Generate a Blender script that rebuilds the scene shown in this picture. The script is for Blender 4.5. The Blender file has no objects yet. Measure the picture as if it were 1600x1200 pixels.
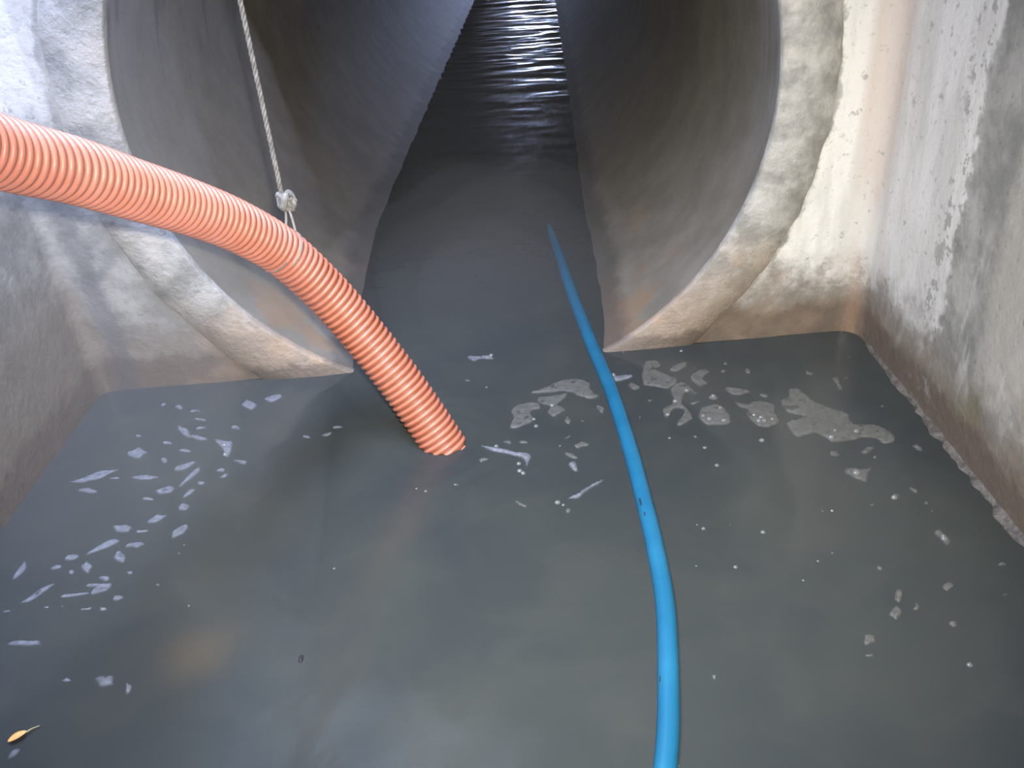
import bpy, bmesh, math, random
import numpy as np
from mathutils import Vector, Matrix, noise, geometry

random.seed(7)
scene = bpy.context.scene
C = scene.collection
PI = math.pi

# ------------------------------------------------------------------ camera
CAM = Vector((0.0, 0.0, 1.2))
yaw, pitch, roll = -0.0210, 0.5460, -0.0926
fw = Vector((math.sin(yaw) * math.cos(pitch), math.cos(yaw) * math.cos(pitch), -math.sin(pitch)))
rt = fw.cross(Vector((0, 0, 1))).normalized()
up = rt.cross(fw)
r2 = math.cos(roll) * rt + math.sin(roll) * up
u2 = -math.sin(roll) * rt + math.cos(roll) * up
cam_data = bpy.data.cameras.new('camera')
cam_data.sensor_width = 36.0
cam_data.lens = 1325.9 / 1600.0 * 36.0
cam_data.clip_start = 0.02
cam = bpy.data.objects.new('camera', cam_data)
cam.matrix_world = Matrix(((r2.x, u2.x, -fw.x, CAM.x), (r2.y, u2.y, -fw.y, CAM.y), (r2.z, u2.z, -fw.z, CAM.z), (0, 0, 0, 1)))
C.objects.link(cam)
scene.camera = cam

# ------------------------------------------------------------------ light
SKY = 72.0
FLASH = 345.0
world = bpy.data.worlds.new('overcast_sky')
scene.world = world
world.use_nodes = True
bg = world.node_tree.nodes['Background']
bg.inputs['Color'].default_value = (0.52, 0.63, 1.0, 1)
bg.inputs['Strength'].default_value = SKY

# the photographer's flash, a small lamp just above the lens
fl = bpy.data.lights.new('camera_flash', 'SPOT')
fl.spot_size = math.radians(93)
fl.spot_blend = 1.0
fl.energy = FLASH
fl.shadow_soft_size = 0.02
fl.color = (1.0, 0.95, 0.87)
flo = bpy.data.objects.new('camera_flash', fl)
flo.matrix_world = Matrix.Translation(0.055 * u2 + 0.035 * r2) @ cam.matrix_world
C.objects.link(flo)

# daylight comes in through the open hatch and the far outfall; the portal only guides the sampling
HATCH = (-1.18, -0.42, 0.45, 2.05)          # x0, x1, y0, y1 above the chamber
OUTFALL = 32.0                              # the pipe ends in the open this far along y
CEIL = 2.45
SHAFT = 1.00                                # height of the hatch shaft above the ceiling
pl = bpy.data.lights.new('hatch_daylight', 'AREA')
pl.shape = 'RECTANGLE'
pl.size, pl.size_y = HATCH[1] - HATCH[0], HATCH[3] - HATCH[2]
pl.cycles.is_portal = True
po = bpy.data.objects.new('hatch_daylight', pl)
po.location = ((HATCH[0] + HATCH[1]) / 2, (HATCH[2] + HATCH[3]) / 2, CEIL + SHAFT)
C.objects.link(po)

scene.cycles.max_bounces = 4
scene.cycles.diffuse_bounces = 3
scene.cycles.glossy_bounces = 3
scene.cycles.transparent_max_bounces = 10
scene.cycles.volume_bounces = 0

vs = scene.view_settings
vs.view_transform = 'Standard'
vs.look = 'None'
vs.exposure = 0.0
vs.gamma = 1.0
vs.use_curve_mapping = False


# ------------------------------------------------------------------ helpers
def lin(r, g, b):
    def c(v):
        v /= 255.0
        return v / 12.92 if v <= 0.04045 else ((v + 0.055) / 1.055) ** 2.4
    return (c(r), c(g), c(b), 1.0)


def obj(name, me, mat=None, parent=None):
    o = bpy.data.objects.new(name, me)
    if mat is not None and not me.materials:
        me.materials.append(mat)
    C.objects.link(o)
    if parent is not None:
        o.parent = parent
    return o


def mesh(name, verts, faces, smooth=False):
    me = bpy.data.meshes.new(name)
    me.from_pydata([tuple(v) for v in verts], [], faces)
    if smooth:
        me.polygons.foreach_set('use_smooth', [True] * len(me.polygons))
    me.update()
    return me


def tag(o, label=None, cat=None, group=None, kind=None):
    if label: o['label'] = label
    if cat: o['category'] = cat
    if group: o['group'] = group
    if kind: o['kind'] = kind
    return o


def empty(name, loc=(0, 0, 0)):
    o = bpy.data.objects.new(name, None)
    o.location = loc
    o.empty_display_size = 0.05
    C.objects.link(o)
    return o


def box_mesh(name, x0, x1, y0, y1, z0, z1):
    v = [(x, y, z) for x in (x0, x1) for y in (y0, y1) for z in (z0, z1)]
    f = [(0, 1, 3, 2), (4, 6, 7, 5), (0, 4, 5, 1), (2, 3, 7, 6), (0, 2, 6, 4), (1, 5, 7, 3)]
    return mesh(name, v, f)


def catmull(pts, n):
    """smooth open curve through the points, n samples for each span"""
    P = [np.array(p, float) for p in pts]
    P = [2 * P[0] - P[1]] + P + [2 * P[-1] - P[-2]]
    out = []
    for i in range(1, len(P) - 2):
        a, b, c, d = P[i - 1:i + 3]
        for k in range(n):
            t = k / n
            out.append(0.5 * ((2 * b) + (c - a) * t + (2 * a - 5 * b + 4 * c - d) * t * t + (3 * b - a - 3 * c + d) * t ** 3))
    out.append(P[-2])
    return np.array(out)


def resample(pts, step):
    d = np.r_[0, np.cumsum(np.linalg.norm(np.diff(pts, axis=0), axis=1))]
    n = max(2, int(d[-1] / step) + 1)
    s = np.linspace(0, d[-1], n)
    return np.stack([np.interp(s, d, pts[:, k]) for k in range(3)], 1), s


def frames(pts):
    """parallel-transported frames along a curve"""
    T = np.gradient(pts, axis=0)
    T /= np.linalg.norm(T, axis=1)[:, None]
    n = np.cross(T[0], [0.3, 0.2, 1.0]); n /= np.linalg.norm(n)
    N = [n]
    for i in range(1, len(pts)):
        n = N[-1] - T[i] * np.dot(N[-1], T[i])
        n /= np.linalg.norm(n)
        N.append(n)
    N = np.array(N)
    return T, N, np.cross(T, N)


def tube(name, pts, rad, nseg=12, cap=True):
    pts = np.asarray(pts, float)
    T, N, B = frames(pts)
    rad = np.broadcast_to(rad, (len(pts),))
    a = np.arange(nseg) * 2 * PI / nseg
    V = pts[:, None, :] + rad[:, None, None] * (np.cos(a)[None, :, None] * N[:, None, :] + np.sin(a)[None, :, None] * B[:, None, :])
    V = V.reshape(-1, 3)
    F = []
    for i in range(len(pts) - 1):
        for j in range(nseg):
            k = (j + 1) % nseg
            F.append((i * nseg + j, i * nseg + k, (i + 1) * nseg + k, (i + 1) * nseg + j))
    if cap:
        F.append(tuple(range(nseg - 1, -1, -1)))
        F.append(tuple((len(pts) - 1) * nseg + j for j in range(nseg)))
    return mesh(name, V, F, True)


# ------------------------------------------------------------------ node helpers
class Mat:
    def __init__(self, name):
        self.m = bpy.data.materials.new(name)
        self.m.use_nodes = True
        self.t = self.m.node_tree
        self.n = self.t.nodes
        self.b = self.n['Principled BSDF']
        self.out = self.n['Material Output']
        self.pos = self.n.new('ShaderNodeNewGeometry').outputs['Position']
        s = self.n.new('ShaderNodeSeparateXYZ')
        self.t.links.new(self.pos, s.inputs[0])
        self.x, self.y, self.z = s.outputs

    def put(self, sock, v):
        if isinstance(v, bpy.types.NodeSocket):
            self.t.links.new(v, sock)
        else:
            sock.default_value = v

    def M(self, op, a, b=0.0, c=0.0, clamp=False):
        n = self.n.new('ShaderNodeMath'); n.operation = op; n.use_clamp = clamp
        for i, v in enumerate((a, b, c)):
            self.put(n.inputs[i], v)
        return n.outputs[0]

    def add(self, a, b): return self.M('ADD', a, b)
    def mul(self, a, b): return self.M('MULTIPLY', a, b)
    def mx(self, a, b): return self.M('MAXIMUM', a, b)
    def inv(self, a): return self.M('SUBTRACT', 1.0, a)

    def step(self, v, a, b):
        """0 below a, 1 above b, smooth between (a > b turns it round)"""
        n = self.n.new('ShaderNodeMapRange'); n.interpolation_type = 'SMOOTHSTEP'
        flip = a > b
        if flip: a, b = b, a
        self.put(n.inputs['Value'], v)
        n.inputs['From Min'].default_value = a
        n.inputs['From Max'].default_value = b
        n.inputs['To Min'].default_value = 1.0 if flip else 0.0
        n.inputs['To Max'].default_value = 0.0 if flip else 1.0
        return n.outputs[0]

    def noise(self, scale, detail=4.0, rough=0.55, stretch=None, shift=(0, 0, 0), dist=0.0):
        mp = self.n.new('ShaderNodeMapping')
        self.t.links.new(self.pos, mp.inputs[0])
        mp.inputs['Scale'].default_value = stretch or (1, 1, 1)
        mp.inputs['Location'].default_value = shift
        n = self.n.new('ShaderNodeTexNoise')
        self.t.links.new(mp.outputs[0], n.inputs['Vector'])
        n.inputs['Scale'].default_value = scale
        n.inputs['Detail'].default_value = detail
        n.inputs['Roughness'].default_value = rough
        n.inputs['Distortion'].default_value = dist
        return n.outputs['Fac']

    def mix(self, f, a, b):
        n = self.n.new('ShaderNodeMix'); n.data_type = 'RGBA'
        self.put(n.inputs[0], f); self.put(n.inputs[6], a); self.put(n.inputs[7], b)
        return n.outputs[2]

    def bump(self, h, strength, dist):
        n = self.n.new('ShaderNodeBump')
        n.inputs['Strength'].default_value = strength
        n.inputs['Distance'].default_value = dist
        self.put(n.inputs['Height'], h)
        self.t.links.new(n.outputs[0], self.b.inputs['Normal'])

    def set(self, **k):
        for a, v in k.items():
            self.put(self.b.inputs[a.replace('_', ' ')], v)


XL, XR, YB, YF = -1.2263, 0.9411, 2.1181, -1.10
PX, PZ, PR = -0.1339, 0.7183, 0.8045


# ------------------------------------------------------------------ concrete
def concrete():
    m = Mat('stained_concrete')
    x, y, z = m.x, m.y, m.z
    big = m.noise(2.6, 3)
    mid = m.noise(9.0, 4, 0.6)
    fine = m.noise(48.0, 4, 0.7)
    drip = m.noise(7.0, 3, 0.6, stretch=(1.6, 1.6, 0.28))
    edge = m.noise(14.0, 4, 0.68)
    e = m.M('SUBTRACT', edge, 0.5)
    r = m.M('POWER', m.add(m.M('POWER', m.add(x, -PX), 2.0), m.M('POWER', m.add(z, -PZ), 2.0)), 0.5)
    # plain weathered cement
    col = m.mix(m.step(mid, 0.36, 0.66), lin(124, 124, 118), lin(162, 160, 153))
    col = m.mix(m.mul(m.step(big, 0.42, 0.66), 0.55), col, lin(122, 122, 117))
    # lime bloom: a white crust with ragged edges
    back = m.step(y, YB - 0.10, YB - 0.06)
    rr = m.add(r, m.mul(e, 0.07))
    zr = m.add(z, m.mul(e, 0.26))
    w_back_r = m.mul(m.mul(m.step(rr, 0.945, 0.962), m.step(x, 0.2, 0.3)), m.step(zr, 0.11, 0.27))
    w_back_l = m.mul(m.mul(m.step(rr, 0.955, 0.975), m.step(x, -0.3, -0.4)), m.step(zr, 0.60, 0.80))
    w_back = m.mul(m.add(w_back_r, m.mul(w_back_l, 0.8)), back)
    yr = m.add(y, m.mul(e, 0.12))
    w_right = m.mul(m.mul(m.step(yr, 1.675, 1.70), m.step(x, 0.80, 0.86)), m.step(zr, 0.11, 0.27))
    w_left = m.mul(m.step(x, -1.10, -1.15), m.step(zr, 0.55, 0.80))
    w = m.M('MINIMUM', m.add(m.add(w_back, w_right), w_left), 1.0)
    white = m.mix(m.step(drip, 0.40, 0.62), lin(196, 194, 187), lin(214, 212, 206))
    white = m.mix(m.mul(m.step(fine, 0.62, 0.72), 0.35), white, lin(168, 164, 156))
    col = m.mix(m.mul(w, 0.95), col, white)
    # sandy strip beyond the grey band of the side wall, and pale lower left cement
    sand = m.mul(m.mul(m.step(yr, 1.56, 1.50), m.step(x, 0.85, 0.9)), m.step(zr, 0.10, 0.30))
    col = m.mix(m.mul(sand, 0.5), col, lin(184, 178, 166))
    runs = m.mul(m.mul(m.step(drip, 0.52, 0.60), m.step(x, 0.85, 0.9)), m.mul(m.step(z, 0.08, 0.18), m.step(z, 0.52, 0.36)))
    col = m.mix(m.mul(runs, 0.55), col, lin(196, 194, 188))
    # brown-grey silt above the water and a wet tide band at the bottom
    silt = m.step(m.add(m.add(z, m.mul(m.step(x, -1.16, -1.22), -0.2)), m.mul(e, 0.22)), 0.27, 0.08)
    col = m.mix(m.mul(silt, 0.82), col, lin(114, 103, 90))
    tide = m.step(m.add(z, m.mul(e, 0.10)), 0.115, 0.075)
    col = m.mix(m.mul(tide, 0.78), col, lin(96, 84, 74))
    algae = m.mul(m.mul(m.step(m.noise(5.0, 4, shift=(3, 1, 0)), 0.5, 0.62), m.step(x, 0.8, 0.9)), m.mul(m.step(z, 0.25, 0.12), m.step(y, 1.75, 1.5)))
    col = m.mix(m.mul(algae, 0.5), col, lin(104, 100, 66))
    # rusty run down the far right corner, dirty run down the far left corner
    rust = m.mul(m.mul(m.step(x, 0.865, 0.90), m.step(y, 2.015, 2.06)), m.step(m.add(drip, 0.0), 0.34, 0.62))
    col = m.mix(m.mul(rust, 0.42), col, lin(150, 118, 90))
    ld = m.M('ABSOLUTE', m.add(m.add(x, 1.145), m.mul(e, 0.10)))
    dirt = m.mul(m.mul(m.step(ld, 0.055, 0.01), m.step(y, 1.95, 2.05)), m.step(z, 0.86, 0.70))
    col = m.mix(m.mul(dirt, 0.62), col, lin(84, 84, 88))
    crack = m.mul(m.step(m.M('ABSOLUTE', m.add(m.add(r, -0.858), m.mul(e, 0.02))), 0.007, 0.002), m.mul(m.step(x, -0.6, -0.7), back))
    col = m.mix(m.mul(crack, 0.55), col, lin(92, 88, 84))
    # ochre smears and dark pores
    och = m.mul(m.step(m.noise(4.2, 3, 0.6, shift=(5, 2, 8)), 0.56, 0.70), m.step(z, 0.5, 0.2))
    col = m.mix(m.mul(och, 0.28), col, lin(160, 138, 114))
    col = m.mix(m.mul(m.step(m.noise(32.0, 3, 0.7, shift=(1, 7, 3)), 0.62, 0.70), 0.45), col, lin(96, 94, 90))
    col = m.mix(m.mul(m.step(fine, 0.42, 0.30), 0.25), col, lin(84, 82, 78))
    # chipped patches along the ragged edge of the crust
    chip = m.mul(m.step(m.noise(22.0, 3, 0.7, shift=(9, 0, 4)), 0.56, 0.62), m.mul(m.step(m.M('ABSOLUTE', m.add(yr, -1.72)), 0.09, 0.02), m.step(x, 0.85, 0.9)))
    col = m.mix(m.mul(chip, 0.7), col, lin(132, 130, 124))
    rough = m.mix(tide, (0.62, 0.62, 0.62, 1), (0.33, 0.33, 0.33, 1))
    m.set(Base_Color=col, Roughness=rough)
    h = m.add(m.mul(mid, 0.7), m.mul(fine, 0.25))
    m.bump(h, 0.6, 0.016)
    return m.m


def pipe_concrete():
    m = Mat('slimy_pipe_concrete')
    x, y, z = m.x, m.y, m.z
    streak = m.noise(3.2, 4, 0.55, stretch=(0.7, 1.0, 0.4))
    mid = m.noise(8.0, 4, 0.6)
    fine = m.noise(48.0, 4, 0.6)
    col = m.mix(m.step(mid, 0.30, 0.72), lin(118, 112, 99), lin(136, 129, 115))
    col = m.mix(m.mul(m.step(streak, 0.50, 0.70), 0.5), col, lin(104, 99, 87))
    mouth = m.mul(m.step(y, YB + 0.34, YB - 0.04), m.step(z, 0.35, 0.75))
    col = m.mix(m.mul(mouth, m.step(m.noise(9.0, 4, 0.6, stretch=(1, 2.0, 0.2)), 0.30, 0.62)), col, lin(146, 145, 142))
    drip = m.mul(m.step(m.noise(4.0, 3, 0.6, stretch=(1.2, 2.6, 0.3), shift=(6, 1, 2)), 0.60, 0.68), m.step(z, 0.55, 0.85))
    col = m.mix(m.mul(drip, 0.6), col, lin(58, 55, 50))
    rust = m.mul(m.step(m.noise(5.0, 3, 0.65, shift=(2, 4, 1)), 0.47, 0.62), m.mul(m.step(z, 0.34, 0.12), m.step(y, 3.4, 2.5)))
    col = m.mix(m.mul(rust, 0.5), col, lin(146, 110, 74))
    tide = m.step(m.add(z, m.mul(mid, 0.06)), 0.085, 0.05)
    col = m.mix(m.mul(tide, 0.6), col, lin(66, 62, 58))
    m.set(Base_Color=col, Roughness=0.5)
    m.bump(m.add(mid, m.mul(fine, 0.3)), 0.35, 0.008)
    return m.m


def collar_concrete():
    m = Mat('grey_mortar')
    mid = m.noise(11.0, 4, 0.65)
    fine = m.noise(60.0, 3, 0.65)
    e = m.M('SUBTRACT', m.noise(14.0, 4, 0.68), 0.5)
    col = m.mix(m.step(mid, 0.34, 0.64), lin(126, 125, 119), lin(164, 162, 155))
    col = m.mix(m.mul(m.step(m.noise(26.0, 4, 0.7, shift=(4, 0, 2)), 0.60, 0.72), 0.35), col, lin(100, 98, 92))
    pale = m.mul(m.step(m.noise(5.0, 4, shift=(0, 3, 5)), 0.52, 0.66), 0.6)
    col = m.mix(pale, col, lin(196, 190, 180))
    silt = m.step(m.add(m.z, m.mul(e, 0.25)), 0.34, 0.10)
    col = m.mix(m.mul(silt, 0.75), col, lin(136, 118, 100))
    och = m.mul(m.step(m.noise(6.0, 3, 0.6, shift=(5, 2, 8)), 0.52, 0.66), m.step(m.z, 0.4, 0.15))
    col = m.mix(m.mul(och, 0.4), col, lin(168, 142, 114))
    tide = m.step(m.add(m.z, m.mul(e, 0.10)), 0.06, 0.03)
    col = m.mix(m.mul(tide, 0.75), col, lin(92, 82, 74))
    m.set(Base_Color=col, Roughness=0.6)
    m.bump(m.add(mid, m.mul(fine, 0.45)), 0.55, 0.013)
    return m.m


CONC, PIPE, MORTAR = concrete(), pipe_concrete(), collar_concrete()

# ------------------------------------------------------------------ the chamber
TH = 0.25
ZB, ZT = -0.7, CEIL


def structure(name, me, mat, label):
    return tag(obj(name, me, mat), label, 'wall', kind='structure')


structure('wall_left', box_mesh('wall_left', XL - TH, XL, YF - TH, YB + TH, ZB, ZT), CONC, 'lime-streaked concrete chamber wall on the left')
structure('wall_right', box_mesh('wall_right', XR, XR + TH, YF - TH, YB + TH, ZB, ZT), CONC, 'white crusted concrete chamber wall on the right')
structure('wall_front', box_mesh('wall_front', XL, XR, YF - TH, YF, ZB, ZT), CONC, 'concrete chamber wall behind the camera')
tag(obj('floor', box_mesh('floor', XL, XR, YF, YB + TH, ZB - 0.1, ZB), CONC), 'submerged concrete chamber floor', 'floor', kind='structure')


def wall_with_hole():
    """back wall slab with the round pipe mouth cut through it"""
    n, rings = 160, 6
    V, F = [], []
    for side, yy in ((0, YB), (1, YB + TH)):
        for k in range(rings + 1):
            for i in range(n):
                a = 2 * PI * i / n
                ca, sa = math.cos(a), math.sin(a)
                tx = ((XR - PX) if ca > 0 else (XL - PX)) / ca if abs(ca) > 1e-9 else 1e9
                tz = ((ZT - PZ) if sa > 0 else (ZB - PZ)) / sa if abs(sa) > 1e-9 else 1e9
                t = min(tx, tz)
                hole = PR + 0.06
                rad = hole + (t - hole) * k / rings
                V.append((PX + rad * ca, yy, PZ + rad * sa))
    s = (rings + 1) * n
    for k in range(rings):
        for i in range(n):
            j = (i + 1) % n
            a, b, c, d = k * n + i, k * n + j, (k + 1) * n + j, (k + 1) * n + i
            F.append((a, b, c, d)); F.append((s + d, s + c, s + b, s + a))
    for i in range(n):
        j = (i + 1) % n
        F.append((i, s + i, s + j, j))
        o = rings * n
        F.append((o + j, s + o + j, s + o + i, o + i))
    return mesh('wall_back', V, F)


structure('wall_back', wall_with_hole(), CONC, 'concrete end wall pierced by the big round pipe')


def ceiling_mesh(name, x0, x1, y0, y1, h):
    """slab with a rectangular hatch and its upstand"""
    bm = bmesh.new()
    a, b, c, d = h
    xs, ys = [x0, a, b, x1], [y0, c, d, y1]
    for i in range(3):
        for j in range(3):
            if i == 1 and j == 1: continue
            for zz in (CEIL, CEIL + SHAFT):
                bm.faces.new([bm.verts.new((xx, yy, zz)) for xx, yy in ((xs[i], ys[j]), (xs[i + 1], ys[j]), (xs[i + 1], ys[j + 1]), (xs[i], ys[j + 1]))])
    for (p, q) in (((a, c), (b, c)), ((b, c), (b, d)), ((b, d), (a, d)), ((a, d), (a, c))):
        bm.faces.new([bm.verts.new(v) for v in ((p[0], p[1], CEIL), (q[0], q[1], CEIL), (q[0], q[1], CEIL + SHAFT), (p[0], p[1], CEIL + SHAFT))])
    bmesh.ops.remove_doubles(bm, verts=bm.verts, dist=1e-5)
    me = bpy.data.meshes.new(name); bm.to_mesh(me); bm.free()
    return me


tag(obj('ceiling', ceiling_mesh('ceiling', XL - TH, XR + TH, YF - TH, YB + TH, HATCH), CONC), 'concrete roof slab with an open access hatch', 'ceiling', kind='structure')


def fillet(name, cx, sx, rad):
    """coved mortar fillet in a vertical corner"""
    V, F = [], []
    n, rows = 10, 60
    for j in range(rows + 1):
        z = ZB + (ZT - ZB) * j / rows
        rj = rad * (1 + 0.30 * noise.noise(Vector((sx * 3.1, 0.0, z * 2.6))))
        for i in range(n + 1):
            a = 0.5 * PI * i / n
            V.append((cx - sx * rj * (1 - math.sin(a)), YB - rj * (1 - math.cos(a)), z))
    for j in range(rows):
        for i in range(n):
            q = (j * (n + 1) + i, j * (n + 1) + i + 1, (j + 1) * (n + 1) + i + 1, (j + 1) * (n + 1) + i)
            F.append(q if sx > 0 else q[::-1])
    return mesh(name, V, F, True)


tag(obj('trim_1', fillet('trim_1', XR, 1, 0.055), CONC), 'coved mortar fillet in the right back corner', 'trim', kind='structure')
tag(obj('trim_2', fillet('trim_2', XL, -1, 0.035), CONC), 'coved mortar fillet in the left back corner', 'trim', kind='structure')


def collar():
    """hand-trowelled mortar ring round the pipe mouth, its outer edge ragged"""
    n = 320
    V, F = [], []
    prof = 6
    for i in range(n):
        a = 2 * PI * i / n
        ca, sa = math.cos(a), math.sin(a)
        w = noise.noise(Vector((ca * 5, sa * 5, 1.3))) * 0.012 + noise.noise(Vector((ca * 17, sa * 17, 4.0))) * 0.006
        ro = 0.952 + w
        t = 0.011 + 0.004 * noise.noise(Vector((ca * 6, sa * 6, 9.0)))
        for rad, yy in ((PR - 0.001, YB + 0.012), (PR - 0.001, YB - t * 0.7), (PR + 0.004, YB - t), (0.88, YB - t * 1.15), (ro - 0.012, YB - t * 0.9), (ro, YB + 0.004)):
            V.append((PX + rad * ca, yy, PZ + rad * sa))
    for i in range(n):
        j = (i + 1) % n
        for k in range(prof - 1):
            F.append((i * prof + k, i * prof + k + 1, j * prof + k + 1, j * prof + k))
    return mesh('trim_3', V, F, True)


tag(obj('trim_3', collar(), MORTAR), 'grey mortar ring trowelled round the pipe mouth', 'trim', kind='structure')

# the pipe itself: a lathe along a slightly skewed axis
SKEW = 0.050
PEND = OUTFALL


def pipe_mesh():
    ds = [0.0, 0.05, 0.12, 0.2, 0.3, 0.4, 0.55, 0.7, 0.9, 1.15, 1.5, 1.9] + [2.4 + (PEND - YB - 2.4) * t / 60 for t in range(61)]
    prof = [(YB + d, PR + 0.0005 + 0.032 * (1 - math.exp(-d / 0.6))) for d in ds]
    prof += [(PEND, 0.96), (YB + TH, 0.96)]
    n = 128
    V, F = [], []
    for yy, rad in prof:
        cx = PX + SKEW * max(0.0, yy - YB - 1.2)
        for i in range(n):
            a = 2 * PI * i / n
            V.append((cx + rad * math.cos(a), yy, PZ + rad * math.sin(a)))
    for k in range(len(prof) - 1):
        for i in range(n):
            j = (i + 1) % n
            F.append((k * n + i, k * n + j, (k + 1) * n + j, (k + 1) * n + i))
    me = mesh('pipe', V, F, True)
    return me


po = structure('wall_pipe', pipe_mesh(), PIPE, 'dark inside of the big round concrete pipe')
m = Mat('river_silt')
m.set(Base_Color=m.mix(m.step(m.noise(0.8, 3), 0.4, 0.65), lin(92, 88, 74), lin(118, 112, 92)), Roughness=0.9)
tag(obj('ground', box_mesh('ground', -30, 30, OUTFALL + 3.0, 80.0, -0.6, 0.25), m.m), 'silty ground beyond the far end of the pipe', 'ground', kind='structure')


# ------------------------------------------------------------------ water
def wave_set(seed, n, lmin, lmax, slope, along=None):
    rs = np.random.RandomState(seed)
    out = []
    for _ in range(n):
        lam = math.exp(rs.uniform(math.log(lmin), math.log(lmax)))
        th = rs.uniform(0, 2 * PI) if along is None else along + rs.normal(0, 0.34)
        k = 2 * PI / lam
        out.append((k * math.cos(th), k * math.sin(th), rs.uniform(0, 2 * PI), slope / k / math.sqrt(n) * 1.4))
    return out


CALM = wave_set(3, 26, 0.07, 0.5, 0.022)
FLOW = wave_set(5, 40, 0.07, 0.45, 0.11, along=PI / 2 - 0.10)


def height(x, y):
    x = np.asarray(x, float); y = np.asarray(y, float)
    h = np.zeros_like(x)
    for kx, ky, p, a in CALM: h += a * np.sin(kx * x + ky * y + p)
    g = 0.12 * np.clip((y - 2.3) / 1.0, 0, 1) + 0.5 * np.clip((y - 4.4) / 2.2, 0, 1)
    if np.any(g > 0):
        w = np.zeros_like(x)
        for kx, ky, p, a in FLOW: w += a * np.sin(kx * x + ky * y + p)
        h += g * w
    # rings round the mouth of the orange hose
    d = np.hypot(x + 0.223, y - 1.728)
    h += 0.0016 * np.exp(-d / 0.16) * np.cos(d * 2 * PI / 0.05)
    return h


def water_mesh():
    V, F = [], []
    for xs, ys in ((np.arange(XL - 0.02, XR + 0.03, 0.0125), np.arange(YF - 0.02, YB + 0.02, 0.0125)),
                   (np.arange(-0.75, 0.8, 0.025), np.arange(YB + 0.012, 8.0, 0.02)),
                   (np.arange(-0.6, 2.0, 0.05), np.arange(7.99, OUTFALL + 3.2, 0.035))):
        X, Y = np.meshgrid(xs, ys, indexing='ij')
        Z = height(X, Y)
        o = len(V)
        V += list(zip(X.ravel().tolist(), Y.ravel().tolist(), Z.ravel().tolist()))
        ny = len(ys)
        for i in range(len(xs) - 1):
            for j in range(ny - 1):
                a = o + i * ny + j
                F.append((a, a + ny, a + ny + 1, a + 1))
    return mesh('water', V, F, True)


def water_mat():
    m = Mat('murky_water')
    swirl = m.noise(2.3, 4, 0.5, dist=0.9)
    cloud = m.noise(6.5, 4, 0.5, dist=0.6)
    col = m.mix(m.step(swirl, 0.30, 0.75), lin(52, 56, 55), lin(59, 62, 58))
    col = m.mix(m.mul(m.step(cloud, 0.45, 0.75), 0.3), col, lin(67, 68, 62))
    # sunken yellow-brown thing, painted as a blurred blob into the water colour
    d = m.M('POWER', m.add(m.M('POWER', m.add(m.x, 0.655), 2.0), m.M('POWER', m.add(m.y, -1.10), 2.0)), 0.5)
    d = m.add(d, m.mul(m.add(cloud, -0.5), 0.10))
    col = m.mix(m.mul(m.step(d, 0.11, 0.0), 0.34), col, lin(98, 84, 60))
    m.set(Base_Color=col, Roughness=0.13, IOR=1.33)
    m.bump(m.noise(18.0, 3, 0.55), 0.10, 0.01)
    return m.m


tag(obj('water', water_mesh(), water_mat()), 'murky grey-green standing water filling the chamber and pipe', 'water', kind='structure')


# ------------------------------------------------------------------ orange suction hose
def orange(name, c1, c2, rough):
    m = Mat(name)
    n = m.noise(20.0, 4)
    g = m.noise(7.0, 4, shift=(3, 3, 3))
    col = m.mix(m.step(n, 0.35, 0.7), c1, c2)
    col = m.mix(m.mul(m.step(g, 0.56, 0.70), 0.22), col, lin(170, 140, 120))
    m.set(Base_Color=col, Roughness=rough)
    m.b.inputs['Subsurface Weight'].default_value = 0.0
    m.bump(m.noise(140.0, 3), 0.25, 0.002)
    return m.m


HOSE_WALL = orange('orange_hose_wall', lin(136, 80, 60), lin(148, 90, 70), 0.45)
HOSE_RIB = orange('orange_hose_rib', lin(180, 108, 82), lin(190, 118, 94), 0.42)
HOSE_PATH = [(-0.80, 0.60, 2.85), (-0.81, 0.62, 2.2), (-0.82, 0.68, 1.70), (-0.815, 0.80, 1.34), (-0.79, 0.98, 1.10), (-0.765, 1.12, 0.985),
             (-0.740, 1.255, 0.903), (-0.704, 1.369, 0.838), (-0.672, 1.481, 0.768), (-0.630, 1.597, 0.691), (-0.577, 1.700, 0.606),
             (-0.515, 1.778, 0.506), (-0.448, 1.803, 0.394), (-0.383, 1.799, 0.283), (-0.314, 1.776, 0.166), (-0.263, 1.751, 0.074),
             (-0.218, 1.724, -0.01), (-0.17, 1.69, -0.10), (-0.13, 1.66, -0.19)]
HR, PITCH = 0.0545, 0.0163
hose = empty('suction_hose', (-0.22, 1.724, 0.0))
tag(hose, 'thick orange ribbed suction hose hanging from a rope and dipping into the water', 'hose')
cpts, cs = resample(catmull(HOSE_PATH, 24), 0.004)
me = tube('hose_wall', cpts - np.array(hose.location), HR - 0.0045, 40)
obj('hose_wall', me, HOSE_WALL, hose)


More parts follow.
